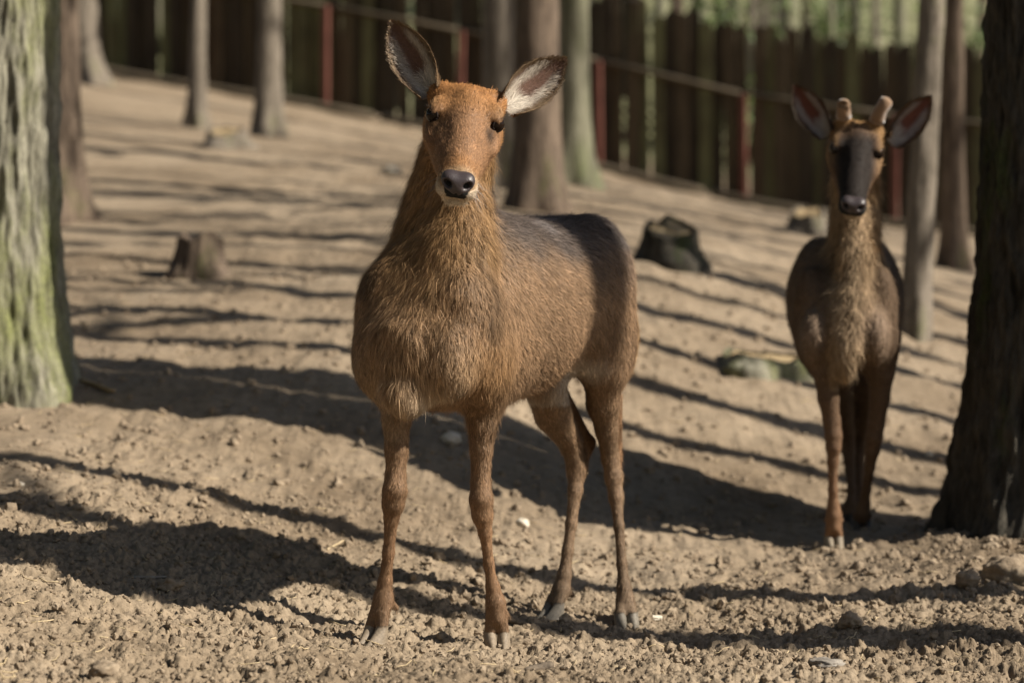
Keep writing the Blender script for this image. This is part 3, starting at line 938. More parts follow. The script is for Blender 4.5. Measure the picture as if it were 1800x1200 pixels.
class Body:
    def __init__(self):
        self.prims, self.cuts = [], []
        self.col, self.flow, self.len, self.lift = (0.2, 0.12, 0.06), (0, 0, -1), 0.012, 0.3

    def style(self, col=None, flow=None, length=None, lift=None):
        if col is not None: self.col = col
        if flow is not None: self.flow = flow
        if length is not None: self.len = length
        if lift is not None: self.lift = lift

    def _add(self, fn, lo, hi, k, cut=False):
        (self.cuts if cut else self.prims).append(Prim(fn, lo, hi, k, self.flow, self.len, self.col, self.lift))

    def cone(self, a, b, ra, rb, k=0.02, cut=False):
        a, b = np.array(a, np.float32), np.array(b, np.float32)
        ba = b - a; L2 = float(ba @ ba) + 1e-9
        def fn(x, y, z):
            t = np.clip(((x - a[0]) * ba[0] + (y - a[1]) * ba[1] + (z - a[2]) * ba[2]) / L2, 0, 1)
            return np.sqrt((x - a[0] - t * ba[0]) ** 2 + (y - a[1] - t * ba[1]) ** 2 + (z - a[2] - t * ba[2]) ** 2) - (ra + (rb - ra) * t)
        r = max(ra, rb)
        self._add(fn, np.minimum(a, b) - r, np.maximum(a, b) + r, k, cut)

    def chain(self, pts, k=0.015, k0=0.03):
        """pts: (position, radius) list"""
        for i in range(len(pts) - 1):
            (a, ra), (b, rb) = pts[i], pts[i + 1]
            self.flow = nrmv(np.array(b) - np.array(a))
            self.cone(a, b, ra, rb, k0 if i == 0 else k)

    def ell(self, c, axes, rad, k=0.03, cut=False):
        c = np.array(c, np.float32); A = np.array([nrmv(v) for v in axes], np.float32); r = np.array(rad, np.float32)
        def fn(x, y, z):
            X, Y, Z = x - c[0], y - c[1], z - c[2]
            q = [A[i, 0] * X + A[i, 1] * Y + A[i, 2] * Z for i in range(3)]
            k0 = np.sqrt(sum((q[i] / r[i]) ** 2 for i in range(3)) + 1e-9)
            k1 = np.sqrt(sum((q[i] / r[i] ** 2) ** 2 for i in range(3)) + 1e-9)
            return k0 * (k0 - 1) / k1
        R = np.sqrt(((A * r[:, None]) ** 2).sum(0))
        self._add(fn, c - R, c + R, k, cut)

    def sweep(self, o, ax, side, up, tab, k=0.03, pw=2.2):
        """tab rows: t, half width, top, bottom (top / bottom measured along up)"""
        o, ax, side, up = np.array(o, np.float32), np.array(nrmv(ax), np.float32), np.array(nrmv(side), np.float32), np.array(nrmv(up), np.float32)
        tab = np.array(sorted(tab), float)
        tt = np.linspace(tab[0, 0], tab[-1, 0], 120)
        fine = np.stack([np.interp(tt, tab[:, 0], tab[:, i]) for i in range(1, 4)], 1)
        ker = np.hanning(13); ker /= ker.sum()
        pad = np.pad(fine, ((6, 6), (0, 0)), mode='edge')
        fine = np.stack([np.convolve(pad[:, i], ker, 'valid') for i in range(3)], 1)
        def fn(x, y, z):
            X, Y, Z = x - o[0], y - o[1], z - o[2]
            t = ax[0] * X + ax[1] * Y + ax[2] * Z
            s = side[0] * X + side[1] * Y + side[2] * Z
            v = up[0] * X + up[1] * Y + up[2] * Z
            tc = np.clip(t, tt[0], tt[-1])
            W = np.interp(tc, tt, fine[:, 0]); tp = np.interp(tc, tt, fine[:, 1]); bt = np.interp(tc, tt, fine[:, 2])
            H = np.maximum((tp - bt) / 2, 1e-3); W = np.maximum(W, 1e-3); c = (tp + bt) / 2
            q = (np.abs(s / W) ** pw + np.abs((v - c) / H) ** pw) ** (1 / pw)
            d = (q - 1) * np.minimum(W, H)
            dt = np.abs(t - tc)
            return np.where(dt > 0, np.sqrt(np.maximum(d, 0) ** 2 + dt ** 2), d)
        R = np.abs(tab[:, 1]).max() + np.abs(tab[:, 2:]).max()
        cs = np.array([o + ax * t + side * s * tab[:, 1].max() + up * v for t in (tt[0], tt[-1]) for s in (-1, 1) for v in (tab[:, 2].max(), tab[:, 3].min())])
        self._add(fn, cs.min(0), cs.max(0), k)

    def polygonise(self, h):
        lo = np.min([p.lo for p in self.prims], 0) - 0.03
        hi = np.max([p.hi for p in self.prims], 0) + 0.03
        n = np.ceil((hi - lo) / h).astype(int) + 1
        A = np.full(n, 0.2, np.float32)
        ax = [(lo[i] + h * np.arange(n[i])).astype(np.float32) for i in range(3)]
        def block(p):
            m = p.k + 0.025
            sl = [slice(max(0, int((p.lo[i] - m - lo[i]) / h)), min(n[i], int((p.hi[i] + m - lo[i]) / h) + 2)) for i in range(3)]
            return tuple(sl), (ax[0][sl[0]][:, None, None], ax[1][sl[1]][None, :, None], ax[2][sl[2]][None, None, :])
        for p in self.prims:
            sl, c = block(p)
            d = p.fn(*c).astype(np.float32)
            a = A[sl]
            q = np.maximum(p.k - np.abs(a - d), 0) / p.k
            A[sl] = np.minimum(a, d) - q * q * p.k * 0.25
        for p in self.cuts:
            sl, c = block(p)
            d = -p.fn(*c).astype(np.float32)
            a = A[sl]
            q = np.maximum(p.k - np.abs(a - d), 0) / p.k
            A[sl] = np.maximum(a, d) + q * q * p.k * 0.25
        S = A < 0
        cnt = np.zeros(n - 1, np.int8)
        for i in (0, 1):
            for j in (0, 1):
                for k in (0, 1):
                    cnt += S[i:n[0] - 1 + i, j:n[1] - 1 + j, k:n[2] - 1 + k]
        idx = np.argwhere((cnt > 0) & (cnt < 8))
        ids = np.full(n - 1, -1, np.int32)
        ids[idx[:, 0], idx[:, 1], idx[:, 2]] = np.arange(len(idx))
        acc = np.zeros((len(idx), 3)); num = np.zeros(len(idx))
        cor = [(i, j, k) for i in (0, 1) for j in (0, 1) for k in (0, 1)]
        for a in cor:
            for b in cor:
                if sum(abs(np.subtract(a, b))) != 1 or a > b: continue
                va = A[idx[:, 0] + a[0], idx[:, 1] + a[1], idx[:, 2] + a[2]]
                vb = A[idx[:, 0] + b[0], idx[:, 1] + b[1], idx[:, 2] + b[2]]
                m = (va < 0) != (vb < 0)
                t = np.where(m, va / np.where(m, va - vb, 1), 0)
                pos = np.array(a) + t[:, None] * (np.array(b) - np.array(a))
                acc += pos * m[:, None]; num += m
        V = lo + h * (idx + acc / num[:, None])
        F = []
        for axn in range(3):
            o1, o2 = (axn + 1) % 3, (axn + 2) % 3
            sl0 = [slice(None)] * 3; sl1 = [slice(None)] * 3
            sl0[axn] = slice(0, -1); sl1[axn] = slice(1, None)
            s0, s1 = S[tuple(sl0)], S[tuple(sl1)]
            e = np.argwhere(s0 != s1)
            ok = (e[:, o1] > 0) & (e[:, o2] > 0) & (e[:, o1] < n[o1] - 1) & (e[:, o2] < n[o2] - 1)
            e = e[ok]
            inside = s0[e[:, 0], e[:, 1], e[:, 2]]
            def cell(d1, d2):
                c = e.copy(); c[:, o1] -= d1; c[:, o2] -= d2
                return ids[c[:, 0], c[:, 1], c[:, 2]]
            q = np.stack([cell(1, 1), cell(0, 1), cell(0, 0), cell(1, 0)], 1)
            q[~inside] = q[~inside][:, ::-1]
            F.append(q)
        F = np.concatenate(F)
        # light smoothing along quad edges
        E = np.concatenate([F[:, [0, 1]], F[:, [1, 2]], F[:, [2, 3]], F[:, [3, 0]]])
        deg = np.bincount(E[:, 0], minlength=len(V)).astype(float)
        for it in range(2):
            s = np.stack([np.bincount(E[:, 0], weights=V[E[:, 1], i], minlength=len(V)) for i in range(3)], 1)
            V = V + 0.5 * (s / np.maximum(deg, 1)[:, None] - V)
        return V, F

    def paint(self, pts, sig=0.016):
        """blend colour, flow, hair length and lift of the nearby shapes"""
        out = np.zeros((len(pts), 8)); W = np.zeros(len(pts))
        for p in self.prims:
            m = p.fn
            inb = np.all((pts > p.lo - 0.09) & (pts < p.hi + 0.09), 1)
            if not inb.any(): continue
            q = pts[inb].astype(np.float32)
            d = np.abs(np.minimum(p.fn(q[:, 0], q[:, 1], q[:, 2]), 0.2)) * 1.0
            dd = p.fn(q[:, 0], q[:, 1], q[:, 2])
            wt = np.exp(-np.abs(dd) / sig) + 1e-9
            out[inb, :3] += wt[:, None] * p.col
            out[inb, 3:6] += wt[:, None] * p.flow
            out[inb, 6] += wt * p.len
            out[inb, 7] += wt * p.lift
            W[inb] += wt
        out /= np.maximum(W, 1e-12)[:, None]
        return out


def vnormals(V, F):
    a, b, c, d = V[F[:, 0]], V[F[:, 1]], V[F[:, 2]], V[F[:, 3]]
    fn = np.cross(c - a, d - b)
    N = np.zeros_like(V)
    for k in range(4):
        for i in range(3):
            N[:, i] += np.bincount(F[:, k], weights=fn[:, i], minlength=len(V))
    return N / (np.linalg.norm(N, axis=1)[:, None] + 1e-12)


def sample(V, F, N, count, rs, weight=None):
    T = np.concatenate([F[:, [0, 1, 2]], F[:, [0, 2, 3]]])
    A = 0.5 * np.linalg.norm(np.cross(V[T[:, 1]] - V[T[:, 0]], V[T[:, 2]] - V[T[:, 0]]), axis=1)
    if weight is not None: A = A * weight[T].mean(1)
    pick = np.searchsorted(np.cumsum(A), rs.random(count) * A.sum())
    pick = np.minimum(pick, len(T) - 1)
    u, v = rs.random(count), rs.random(count)
    f = u + v > 1; u[f], v[f] = 1 - u[f], 1 - v[f]
    T = T[pick]
    w = 1 - u - v
    mixv = lambda X: w[:, None] * X[T[:, 0]] + u[:, None] * X[T[:, 1]] + v[:, None] * X[T[:, 2]]
    nn = mixv(N); nn /= np.linalg.norm(nn, axis=1)[:, None] + 1e-12
    return mixv(V), nn


def hairs(name, p, n, flow, length, lift, col, width, rs, parent, mat, jitter=0.25, tipmix=0.25, clump=0):
    """flat tapered strands standing on a surface, one mesh"""
    k = len(p)
    fl = flow + rs.normal(0, jitter, (k, 3))
    fl -= n * (fl * n).sum(1)[:, None]
    fl /= np.linalg.norm(fl, axis=1)[:, None] + 1e-9
    side = np.cross(n, fl)
    L = (length * rs.uniform(0.6, 1.35, k))[:, None]
    lf = (lift * rs.uniform(0.5, 1.6, k))[:, None]
    wd = (width * rs.uniform(0.7, 1.3, k))[:, None] * 0.5
    root = p - n * 0.0006
    pull = 0
    if clump:
        cells = np.stack([np.floor((p[:, i] + 0.35 * clump * perlin(p[:, (i + 1) % 3] / clump * 0.7, p[:, (i + 2) % 3] / clump * 0.7, 3.3 * i)) / clump) for i in range(3)], 1).astype(np.int64)
        key = (cells[:, 0] * 73856093) ^ (cells[:, 1] * 19349663) ^ (cells[:, 2] * 83492791)
        _, inv = np.unique(key, return_inverse=True)
        cntc = np.bincount(inv).astype(float)
        mean = np.stack([np.bincount(inv, weights=p[:, i]) / cntc for i in range(3)], 1)[inv]
        amt = np.clip(L / 0.022, 0, 1)
        pull = (mean - p) * 0.75 * amt
        cj = rs.normal(0, 1, (cntc.size, 3))[inv]
        fl = fl + 0.15 * cj * amt
        col = col * (1 + (0.08 + 0.12 * amt) * rs.normal(0, 1, cntc.size)[inv][:, None])
        nn0 = n + 0.35 * (p - mean) / clump * 0.8 * amt + 0.18 * cj * amt
    else:
        nn0 = n
    mid = root + (fl * 0.5 + n * lf * 0.62) * L + 0.45 * pull
    tip = root + (fl * 1.0 + n * lf * 0.85 + np.array([0, 0, -0.10])) * L + pull
    V = np.stack([root - side * wd, root + side * wd, mid + side * wd * 0.75, mid - side * wd * 0.75, tip], 1).reshape(-1, 3)
    b = (5 * np.arange(k))[:, None]
    Q = b + np.array([3, 2, 1, 0]); T = b + np.array([4, 2, 3])
    nn = nn0 + 0.16 * rs.normal(0, 1, (k, 3))
    nn /= np.linalg.norm(nn, axis=1)[:, None]
    C = np.repeat(col[:, None, :], 5, 1)
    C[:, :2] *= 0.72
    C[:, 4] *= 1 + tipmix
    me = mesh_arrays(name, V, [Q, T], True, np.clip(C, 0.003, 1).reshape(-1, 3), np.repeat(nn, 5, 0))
    o = link(name, me, mat, parent)
    return o


def ear_mesh(base, tip, across, face, wmax, cup=1.0, nu=34, nv=25):
    """cupped leaf: returns V,F,N, uv and which side; across = towards v=+1, face = opening"""
    base, tip = np.array(base), np.array(tip)
    ax = nrmv(tip - base)
    face = nrmv(np.array(face) - ax * np.dot(face, ax))
    ac = nrmv(np.array(across) - ax * np.dot(across, ax)); ac = nrmv(ac - face * np.dot(ac, face))
    L = np.linalg.norm(tip - base)
    u = np.linspace(0, 1, nu); v = np.linspace(-1, 1, nv)
    U, Vv = np.meshgrid(u, v, indexing='ij')
    prof = np.interp(U, [0, 0.12, 0.3, 0.5, 0.7, 0.85, 0.95, 1.0], [0.50, 0.66, 0.92, 1.0, 0.84, 0.55, 0.27, 0.05])
    ker = np.array([0.25, 0.5, 0.25])
    phi = np.interp(U, [0, 0.25, 0.6, 1], [2.1, 1.35, 1.0, 0.8]) * cup
    W = wmax * prof
    rad = W / np.sin(np.minimum(phi, 1.57))
    off = rad * (1 - np.cos(Vv * phi))
    pos = base + ax * (L * U)[..., None] + ac * (rad * np.sin(Vv * phi))[..., None] + face * (off - 0.012 * np.sin(U * 3.1))[..., None]
    inner = pos.reshape(-1, 3)
    F = grid_faces(nu, nv)
    fn = np.cross(inner[F[:, 1]] - inner[F[:, 0]], inner[F[:, 3]] - inner[F[:, 0]])
    sgn = 1 if (fn @ face).mean() > 0 else -1
    if sgn < 0: F = F[:, ::-1]
    N = vnormals(inner, F)
    thick = (0.005 * (0.35 + 0.65 * (1 - np.abs(Vv) ** 3)) * (1 - 0.6 * U)).reshape(-1)[:, None]
    outer = inner - N * thick
    n = nu * nv
    rim = np.concatenate([np.arange(nv), nv - 1 + nv * np.arange(1, nu), (nu - 1) * nv + np.arange(nv - 2, -1, -1), nv * np.arange(nu - 2, 0, -1)])
    r2 = np.roll(rim, -1)
    RF = np.stack([rim, r2, r2 + n, rim + n], 1)
    V = np.concatenate([inner, outer])
    Fa = np.concatenate([F, F[:, ::-1] + n, RF if sgn < 0 else RF[:, ::-1]])
    return V, Fa, U.reshape(-1), Vv.reshape(-1), inner, outer, F, N, ax, ac


def add_ear(parent, base, tip, across, face, wmax, c_out, c_edge, c_white, c_in, rs, hair=True, cup=1.0):
    V, Fa, U, Vv, inner, outer, F, N, ax, ac = ear_mesh(base, tip, across, face, wmax, cup)
    ns = perlin(U * 5 + base[0] * 50, Vv * 2.5, 1.2)
    edge = sstep(0.50, 0.95, np.abs(Vv) + 0.25 * ns)
    bs = sstep(0.42, 0.15, U + 0.1 * ns) * sstep(0.9, 0.4, np.abs(Vv))
    stripe = sstep(0.28, 0.05, np.abs(np.abs(Vv) - 0.48) - 0.06 * ns)
    wh = np.clip(np.maximum(bs, 0.8 * stripe * sstep(0.92, 0.7, U)), 0, 1)
    ci = np.array(c_in) * (1 - wh[:, None]) + np.array(c_white) * wh[:, None]
    ci = ci * (1 - edge[:, None]) + np.array(c_edge) * edge[:, None]
    co = np.array(c_out) * (1 + 0.25 * ns[:, None])
    o = link('ear', mesh_arrays('ear', V, Fa, True, np.concatenate([ci, co])), M['skin'], parent)
    if hair:
        k = 5200
        i = rs.integers(0, len(inner), k)
        keep = rs.random(k) < 0.25 + 0.75 * np.maximum(wh[i], edge[i])
        i = i[keep]
        jit = rs.normal(0, 0.0022, (len(i), 3))
        fl = ax[None] * 0.7 + ac[None] * (np.sign(Vv[i]) * 0.8)[:, None]
        h1 = (inner[i] + jit, N[i], fl, np.full(len(i), 0.017) * (0.5 + 0.8 * wh[i]), np.full(len(i), 0.5), ci[i] * rs.uniform(0.75, 1.2, (len(i), 1)))
        j = rs.integers(0, len(outer), 2600)
        h2 = (outer[j] + rs.normal(0, 0.002, (len(j), 3)), -N[j], ax[None] + 0 * outer[j], np.full(len(j), 0.009), np.full(len(j), 0.25), co[j] * rs.uniform(0.7, 1.25, (len(j), 1)))
        args = [np.concatenate([a, b]) for a, b in zip(h1, h2)]
        hairs('ear_hair', *args, 0.0011, rs, o, M['fur'])
    return o


def toes(B, w, foot, fwd, col, scale=1.0, spread=0.0165):
    """two short toes from the fetlock to the coronets; returns the coronet centres"""
    fwd = nrmv([fwd[0], fwd[1], 0]); lat = np.array([-fwd[1], fwd[0], 0])
    fet = w[-3][0]
    out = []
    for sg in (-1, 1):
        cor = np.array(foot) + lat * sg * spread * scale + np.array([0, 0, 0.034 * scale]) - fwd * 0.010 * scale
        B.style(col, nrmv(cor - fet), 0.0055, 0.24)
        B.cone(fet * 0.75 + cor * 0.25 + lat * sg * 0.005, cor, 0.0165 * scale, 0.0145 * scale, 0.007)
        out.append(cor)
    return out


def hoof_pair(parent, cors, foot, fwd, scale, col, rs):
    """two claws of a cloven hoof from the coronets to the ground"""
    fwd = nrmv([fwd[0], fwd[1], 0]); lat = np.array([-fwd[1], fwd[0], 0])
    for sg, cor in zip((-1, 1), cors):
        rows, seg = 9, 18
        th = np.linspace(0, 2 * np.pi, seg, endpoint=False)
        x, yv = np.cos(th), np.sin(th)
        base = np.array([cor[0], cor[1], foot[2]]) + fwd * 0.016 * scale
        V = []
        for q in np.linspace(-0.15, 1, rows):
            c = cor * (1 - q) + base * q
            ln = (0.0165 + 0.016 * max(q, 0) ** 1.2) * scale
            wd = (0.0155 + 0.0015 * q) * scale
            taper = 1 - 0.62 * np.clip(x, 0, 1) ** 1.7 * (0.35 + 0.65 * max(q, 0))
            V.append(c + fwd * (ln * x * np.where(x > 0, 1.0 + 0.30 * max(q, 0), 0.95))[:, None] + lat * (wd * yv * taper - sg * 0.004 * scale * np.clip(x, 0, 1) * max(q, 0))[:, None])
        V = np.concatenate(V + [base[None], cor[None]])
        F = grid_faces(rows, seg, True)[:, ::-1]
        j = np.arange(seg); j2 = (j + 1) % seg
        T = np.concatenate([np.stack([np.full(seg, rows * seg), (rows - 1) * seg + j, (rows - 1) * seg + j2], 1), np.stack([np.full(seg, rows * seg + 1), j2, j], 1)])
        Cc = np.array(col) * (0.85 + 0.3 * rs.random((len(V), 1)))
        link('hoof', mesh_arrays('hoof', V, [F, T], True, Cc), M['horn'], parent)


def sphere_obj(name, c, r, mat, parent, sc=(1, 1, 1), sub=3):
    V, F = ICO[sub]
    return link(name, mesh_arrays(name, V * np.array(sc) * r, F, True), mat, parent, c)


def head_shapes(B, poll, nose, roll, sc, wsc, cols):
    """adds head shapes; returns the head frame"""
    ax = nrmv(nose - poll)
    L = np.linalg.norm(nose - poll)
    side = np.array([math.cos(roll), 0, -math.sin(roll)])
    side = nrmv(side - ax * np.dot(side, ax))
    up = nrmv(np.cross(side, ax))
    if np.dot(up, [0, -0.6, 0.8]) < 0: up = -up
    B.style(cols['head'], -ax, 0.0085, 0.24)
    u = L / 0.373
    # t, half width, top, bottom
    tab = [(-0.055, 0.020, -0.035, -0.075), (-0.035, 0.048, -0.005, -0.105), (0.0, 0.066 * wsc, 0.018, -0.125), (0.05, 0.074 * wsc, 0.026, -0.135), (0.10, 0.077 * wsc, 0.026, -0.140),
           (0.145, 0.071 * wsc, 0.021, -0.138), (0.19, 0.062 * wsc, 0.014, -0.126), (0.24, 0.052 * wsc, 0.008, -0.106), (0.29, 0.043 * wsc, 0.004, -0.085), (0.33, 0.038 * wsc, 0.001, -0.070), (0.36, 0.036 * wsc, -0.006, -0.060), (0.378, 0.028, -0.016, -0.050), (0.388, 0.010, -0.026, -0.040)]
    B.sweep(poll, ax, side, up, [(a * u, b * u, c * u, d * u) for a, b, c, d in tab], 0.03, 2.3)
    at = lambda t, s, v: poll + (ax * t + side * s + up * v) * u
    for s in (-1, 1):
        B.ell(at(0.098, s * 0.068 * wsc, 0.002), (ax, side, up), (0.040 * u, 0.015 * u, 0.012 * u), 0.03)      # brow
        B.ell(at(0.135, s * 0.066 * wsc, -0.045), (ax, side, up), (0.05 * u, 0.018 * u, 0.014 * u), 0.025)     # cheek bone
        B.ell(at(0.06, s * 0.060 * wsc, -0.075), (ax, side, up), (0.055 * u, 0.028 * u, 0.045 * u), 0.03)      # jaw muscle
        B.ell(at(-0.002, s * 0.066 * wsc, -0.020), (ax, side, up), (0.022 * u, 0.024 * u, 0.026 * u), 0.04)    # ear root
    B.cone(at(0.06, 0, 0.004), at(0.325, 0, -0.018), 0.030 * u, 0.021 * u, 0.018)                              # nasal bone
    B.style(cols['muzzle'], -ax, 0.007, 0.24)
    for s in (-1, 1):
        B.ell(at(0.345, s * 0.024 * wsc, -0.040), (ax, side, up), (0.034 * u, 0.018 * u, 0.022 * u), 0.02)     # upper lip
    B.style(cols['chin'], -up, 0.010, 0.4)
    B.ell(at(0.335, 0, -0.072), (ax, side, up), (0.034 * u, 0.030 * u, 0.014 * u), 0.012)                      # lower lip
    for s in (-1, 1):
        B.ell(at(0.111, s * 0.083 * wsc, -0.014), (ax, side, up), (0.021 * u, 0.012 * u, 0.013 * u), 0.008, True)     # eye socket
        B.ell(at(0.150, s * 0.066 * wsc, -0.004), (ax + 0.0 * side, side, up), (0.024 * u, 0.008 * u, 0.006 * u), 0.010, True)  # tear pit
        B.ell(at(0.195, s * 0.058 * wsc, 0.010), (ax - 0.18 * s * side, side, up), (0.060 * u, 0.016 * u, 0.014 * u), 0.025, True)  # hollow beside the nose
    # mouth line
    for s in (-1, 1):
        B.cone(at(0.37, 0, -0.061), at(0.315, s * 0.040 * wsc, -0.060), 0.0035 * u, 0.003 * u, 0.004, True)
    return dict(ax=ax, side=side, up=up, u=u, at=at)


def nose_pad(parent, H, wsc, wide=1.0):
    """moist nose with two comma nostrils, a part of its own laid over the muzzle end"""
    B = Body()
    at, ax, side, up, u = H['at'], H['ax'], H['side'], H['up'], H['u']
    B.ell(at(0.364, 0, -0.027), (ax, side, up), (0.027 * u, 0.030 * u * wide, 0.025 * u), 0.014)
    B.ell(at(0.358, 0, -0.010), (ax, side, up), (0.022 * u, 0.022 * u, 0.012 * u), 0.014)
    for s in (-1, 1):
        B.ell(at(0.360, s * 0.022 * wide, -0.012), (ax, side, up), (0.022 * u, 0.016 * u, 0.016 * u), 0.014)
    for s in (-1, 1):
        B.ell(at(0.383, s * 0.0225 * wide, -0.013), (ax, side + 0.5 * s * up, up - 0.5 * s * side), (0.016 * u, 0.0110 * u, 0.0080 * u), 0.005, True)
    B.cone(at(0.392, 0, -0.028), at(0.384, 0, -0.052), 0.0022 * u, 0.002 * u, 0.004, True)
    V, F = B.polygonise(0.0024)
    link('nose', mesh_arrays('nose', V, F, True), M['nose'], parent)


def eyes(parent, H, wsc, rs, lidcol):
    at, ax, side, up, u = H['at'], H['ax'], H['side'], H['up'], H['u']
    for s in (-1, 1):
        c = at(0.112, s * 0.0690 * wsc, -0.009)
        sphere_obj('eye', c, 0.0202 * u, M['eye'], parent)
        # dark rim of the lids
        th = np.linspace(0, 2 * np.pi, 26)
        e1 = nrmv(ax + 0.25 * s * side * -1 + 0.2 * up); o = nrmv(side * s + up * 0.35 + ax * 0.35)
        e2 = nrmv(np.cross(o, e1)); e1 = nrmv(np.cross(e2, o))
        path = c + o * 0.0085 * u + (np.cos(th)[:, None] * e1 * 0.0205 + np.sin(th)[:, None] * e2 * 0.0160) * u + o * (-0.007 * u) * (np.cos(th) ** 2)[:, None]
        C = Collect(); V, Fq, Tq = tube(path, np.full(26, 0.0024 * u), 7)
        C.add(V, Fq, Tq, np.array(lidcol)); link('eyelid', C.mesh('eyelid'), M['skin'], parent)
        # lashes on the upper lid
        up_side = np.sign(np.dot(e2, up)) or 1
        q = 22
        a = rs.uniform(0.25, np.pi - 0.25, q)
        p = c + o * 0.0100 * u + (np.cos(a)[:, None] * e1 * 0.0195 + up_side * np.sin(a)[:, None] * e2 * 0.0160) * u
        fl = o[None] * 1.0 + up_side * e2 * 0.15 + np.cos(a)[:, None] * e1 * 0.5
        hairs('eyelash', p, np.repeat(e2[None] * up_side, q, 0), fl, np.full(q, 0.016), np.full(q, 0.1), np.full((q, 3), 0.015), 0.0008, rs, parent, M['fur'], 0.12)


def finish_deer(root, B, voxel, count, repaint, rs, width, wfun=None, flowfix=None, fur='fur'):
    V, F = B.polygonise(voxel)
    N = vnormals(V, F)
    A = B.paint(V)
    c, ln = repaint(V, N, A[:, :3].copy(), A[:, 6].copy())
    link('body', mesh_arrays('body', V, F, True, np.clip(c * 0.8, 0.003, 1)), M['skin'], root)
    wgt = None if wfun is None else wfun(V, N)
    p, n = sample(V, F, N, count, rs, wgt)
    A = B.paint(p)
    c, ln = repaint(p, n, A[:, :3].copy(), A[:, 6].copy())
    if flowfix is not None: A[:, 3:6] = flowfix(p, n, A[:, 3:6])
    keep = ln > 0.002
    p, n, A, c, ln = p[keep], n[keep], A[keep], c[keep], ln[keep]
    clump = fbm(p[:, 0] * 60, p[:, 1] * 60, p[:, 2] * 34, 3)
    c = c * (1 + 0.30 * clump[:, None]) * rs.uniform(0.72, 1.28, (len(p), 1))
    sway = np.stack([perlin(p[:, 0] * 28 + 9 * i, p[:, 1] * 28, p[:, 2] * 20 + 3 * i) for i in range(3)], 1)
    fl = A[:, 3:6] + 0.30 * sway
    guard = rs.random(len(p)) < 0.10
    ln = np.where(guard, ln * 1.5, ln); A[:, 7] = np.where(guard, A[:, 7] * 1.7, A[:, 7])
    cl = 0.0062
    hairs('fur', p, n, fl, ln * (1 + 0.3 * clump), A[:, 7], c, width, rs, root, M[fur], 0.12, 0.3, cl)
    return V, F, N


# ------------------------------------------------------------------ hind in front
def lerp3(a, b, t):
    return np.asarray(a) * (1 - t) + np.asarray(b) * t


def torso(B, O, F, Lf, z0, tab, cols, kk=0.05):
    B.style(cols['flank'], -F * 0.8 + np.array([0, 0, -0.55]), 0.0120, 0.22)
    B.sweep(O, F, Lf, (0, 0, 1), [(t, w_, a + z0, b + z0) for t, w_, a, b in tab], kk, 2.25)


C1 = dict(head=(0.27, 0.135, 0.054), muzzle=(0.25, 0.135, 0.07), chin=(0.42, 0.33, 0.22), neck=(0.31, 0.185, 0.085), flank=(0.24, 0.152, 0.088), leg=(0.26, 0.145, 0.075), legd=(0.21, 0.145, 0.092))


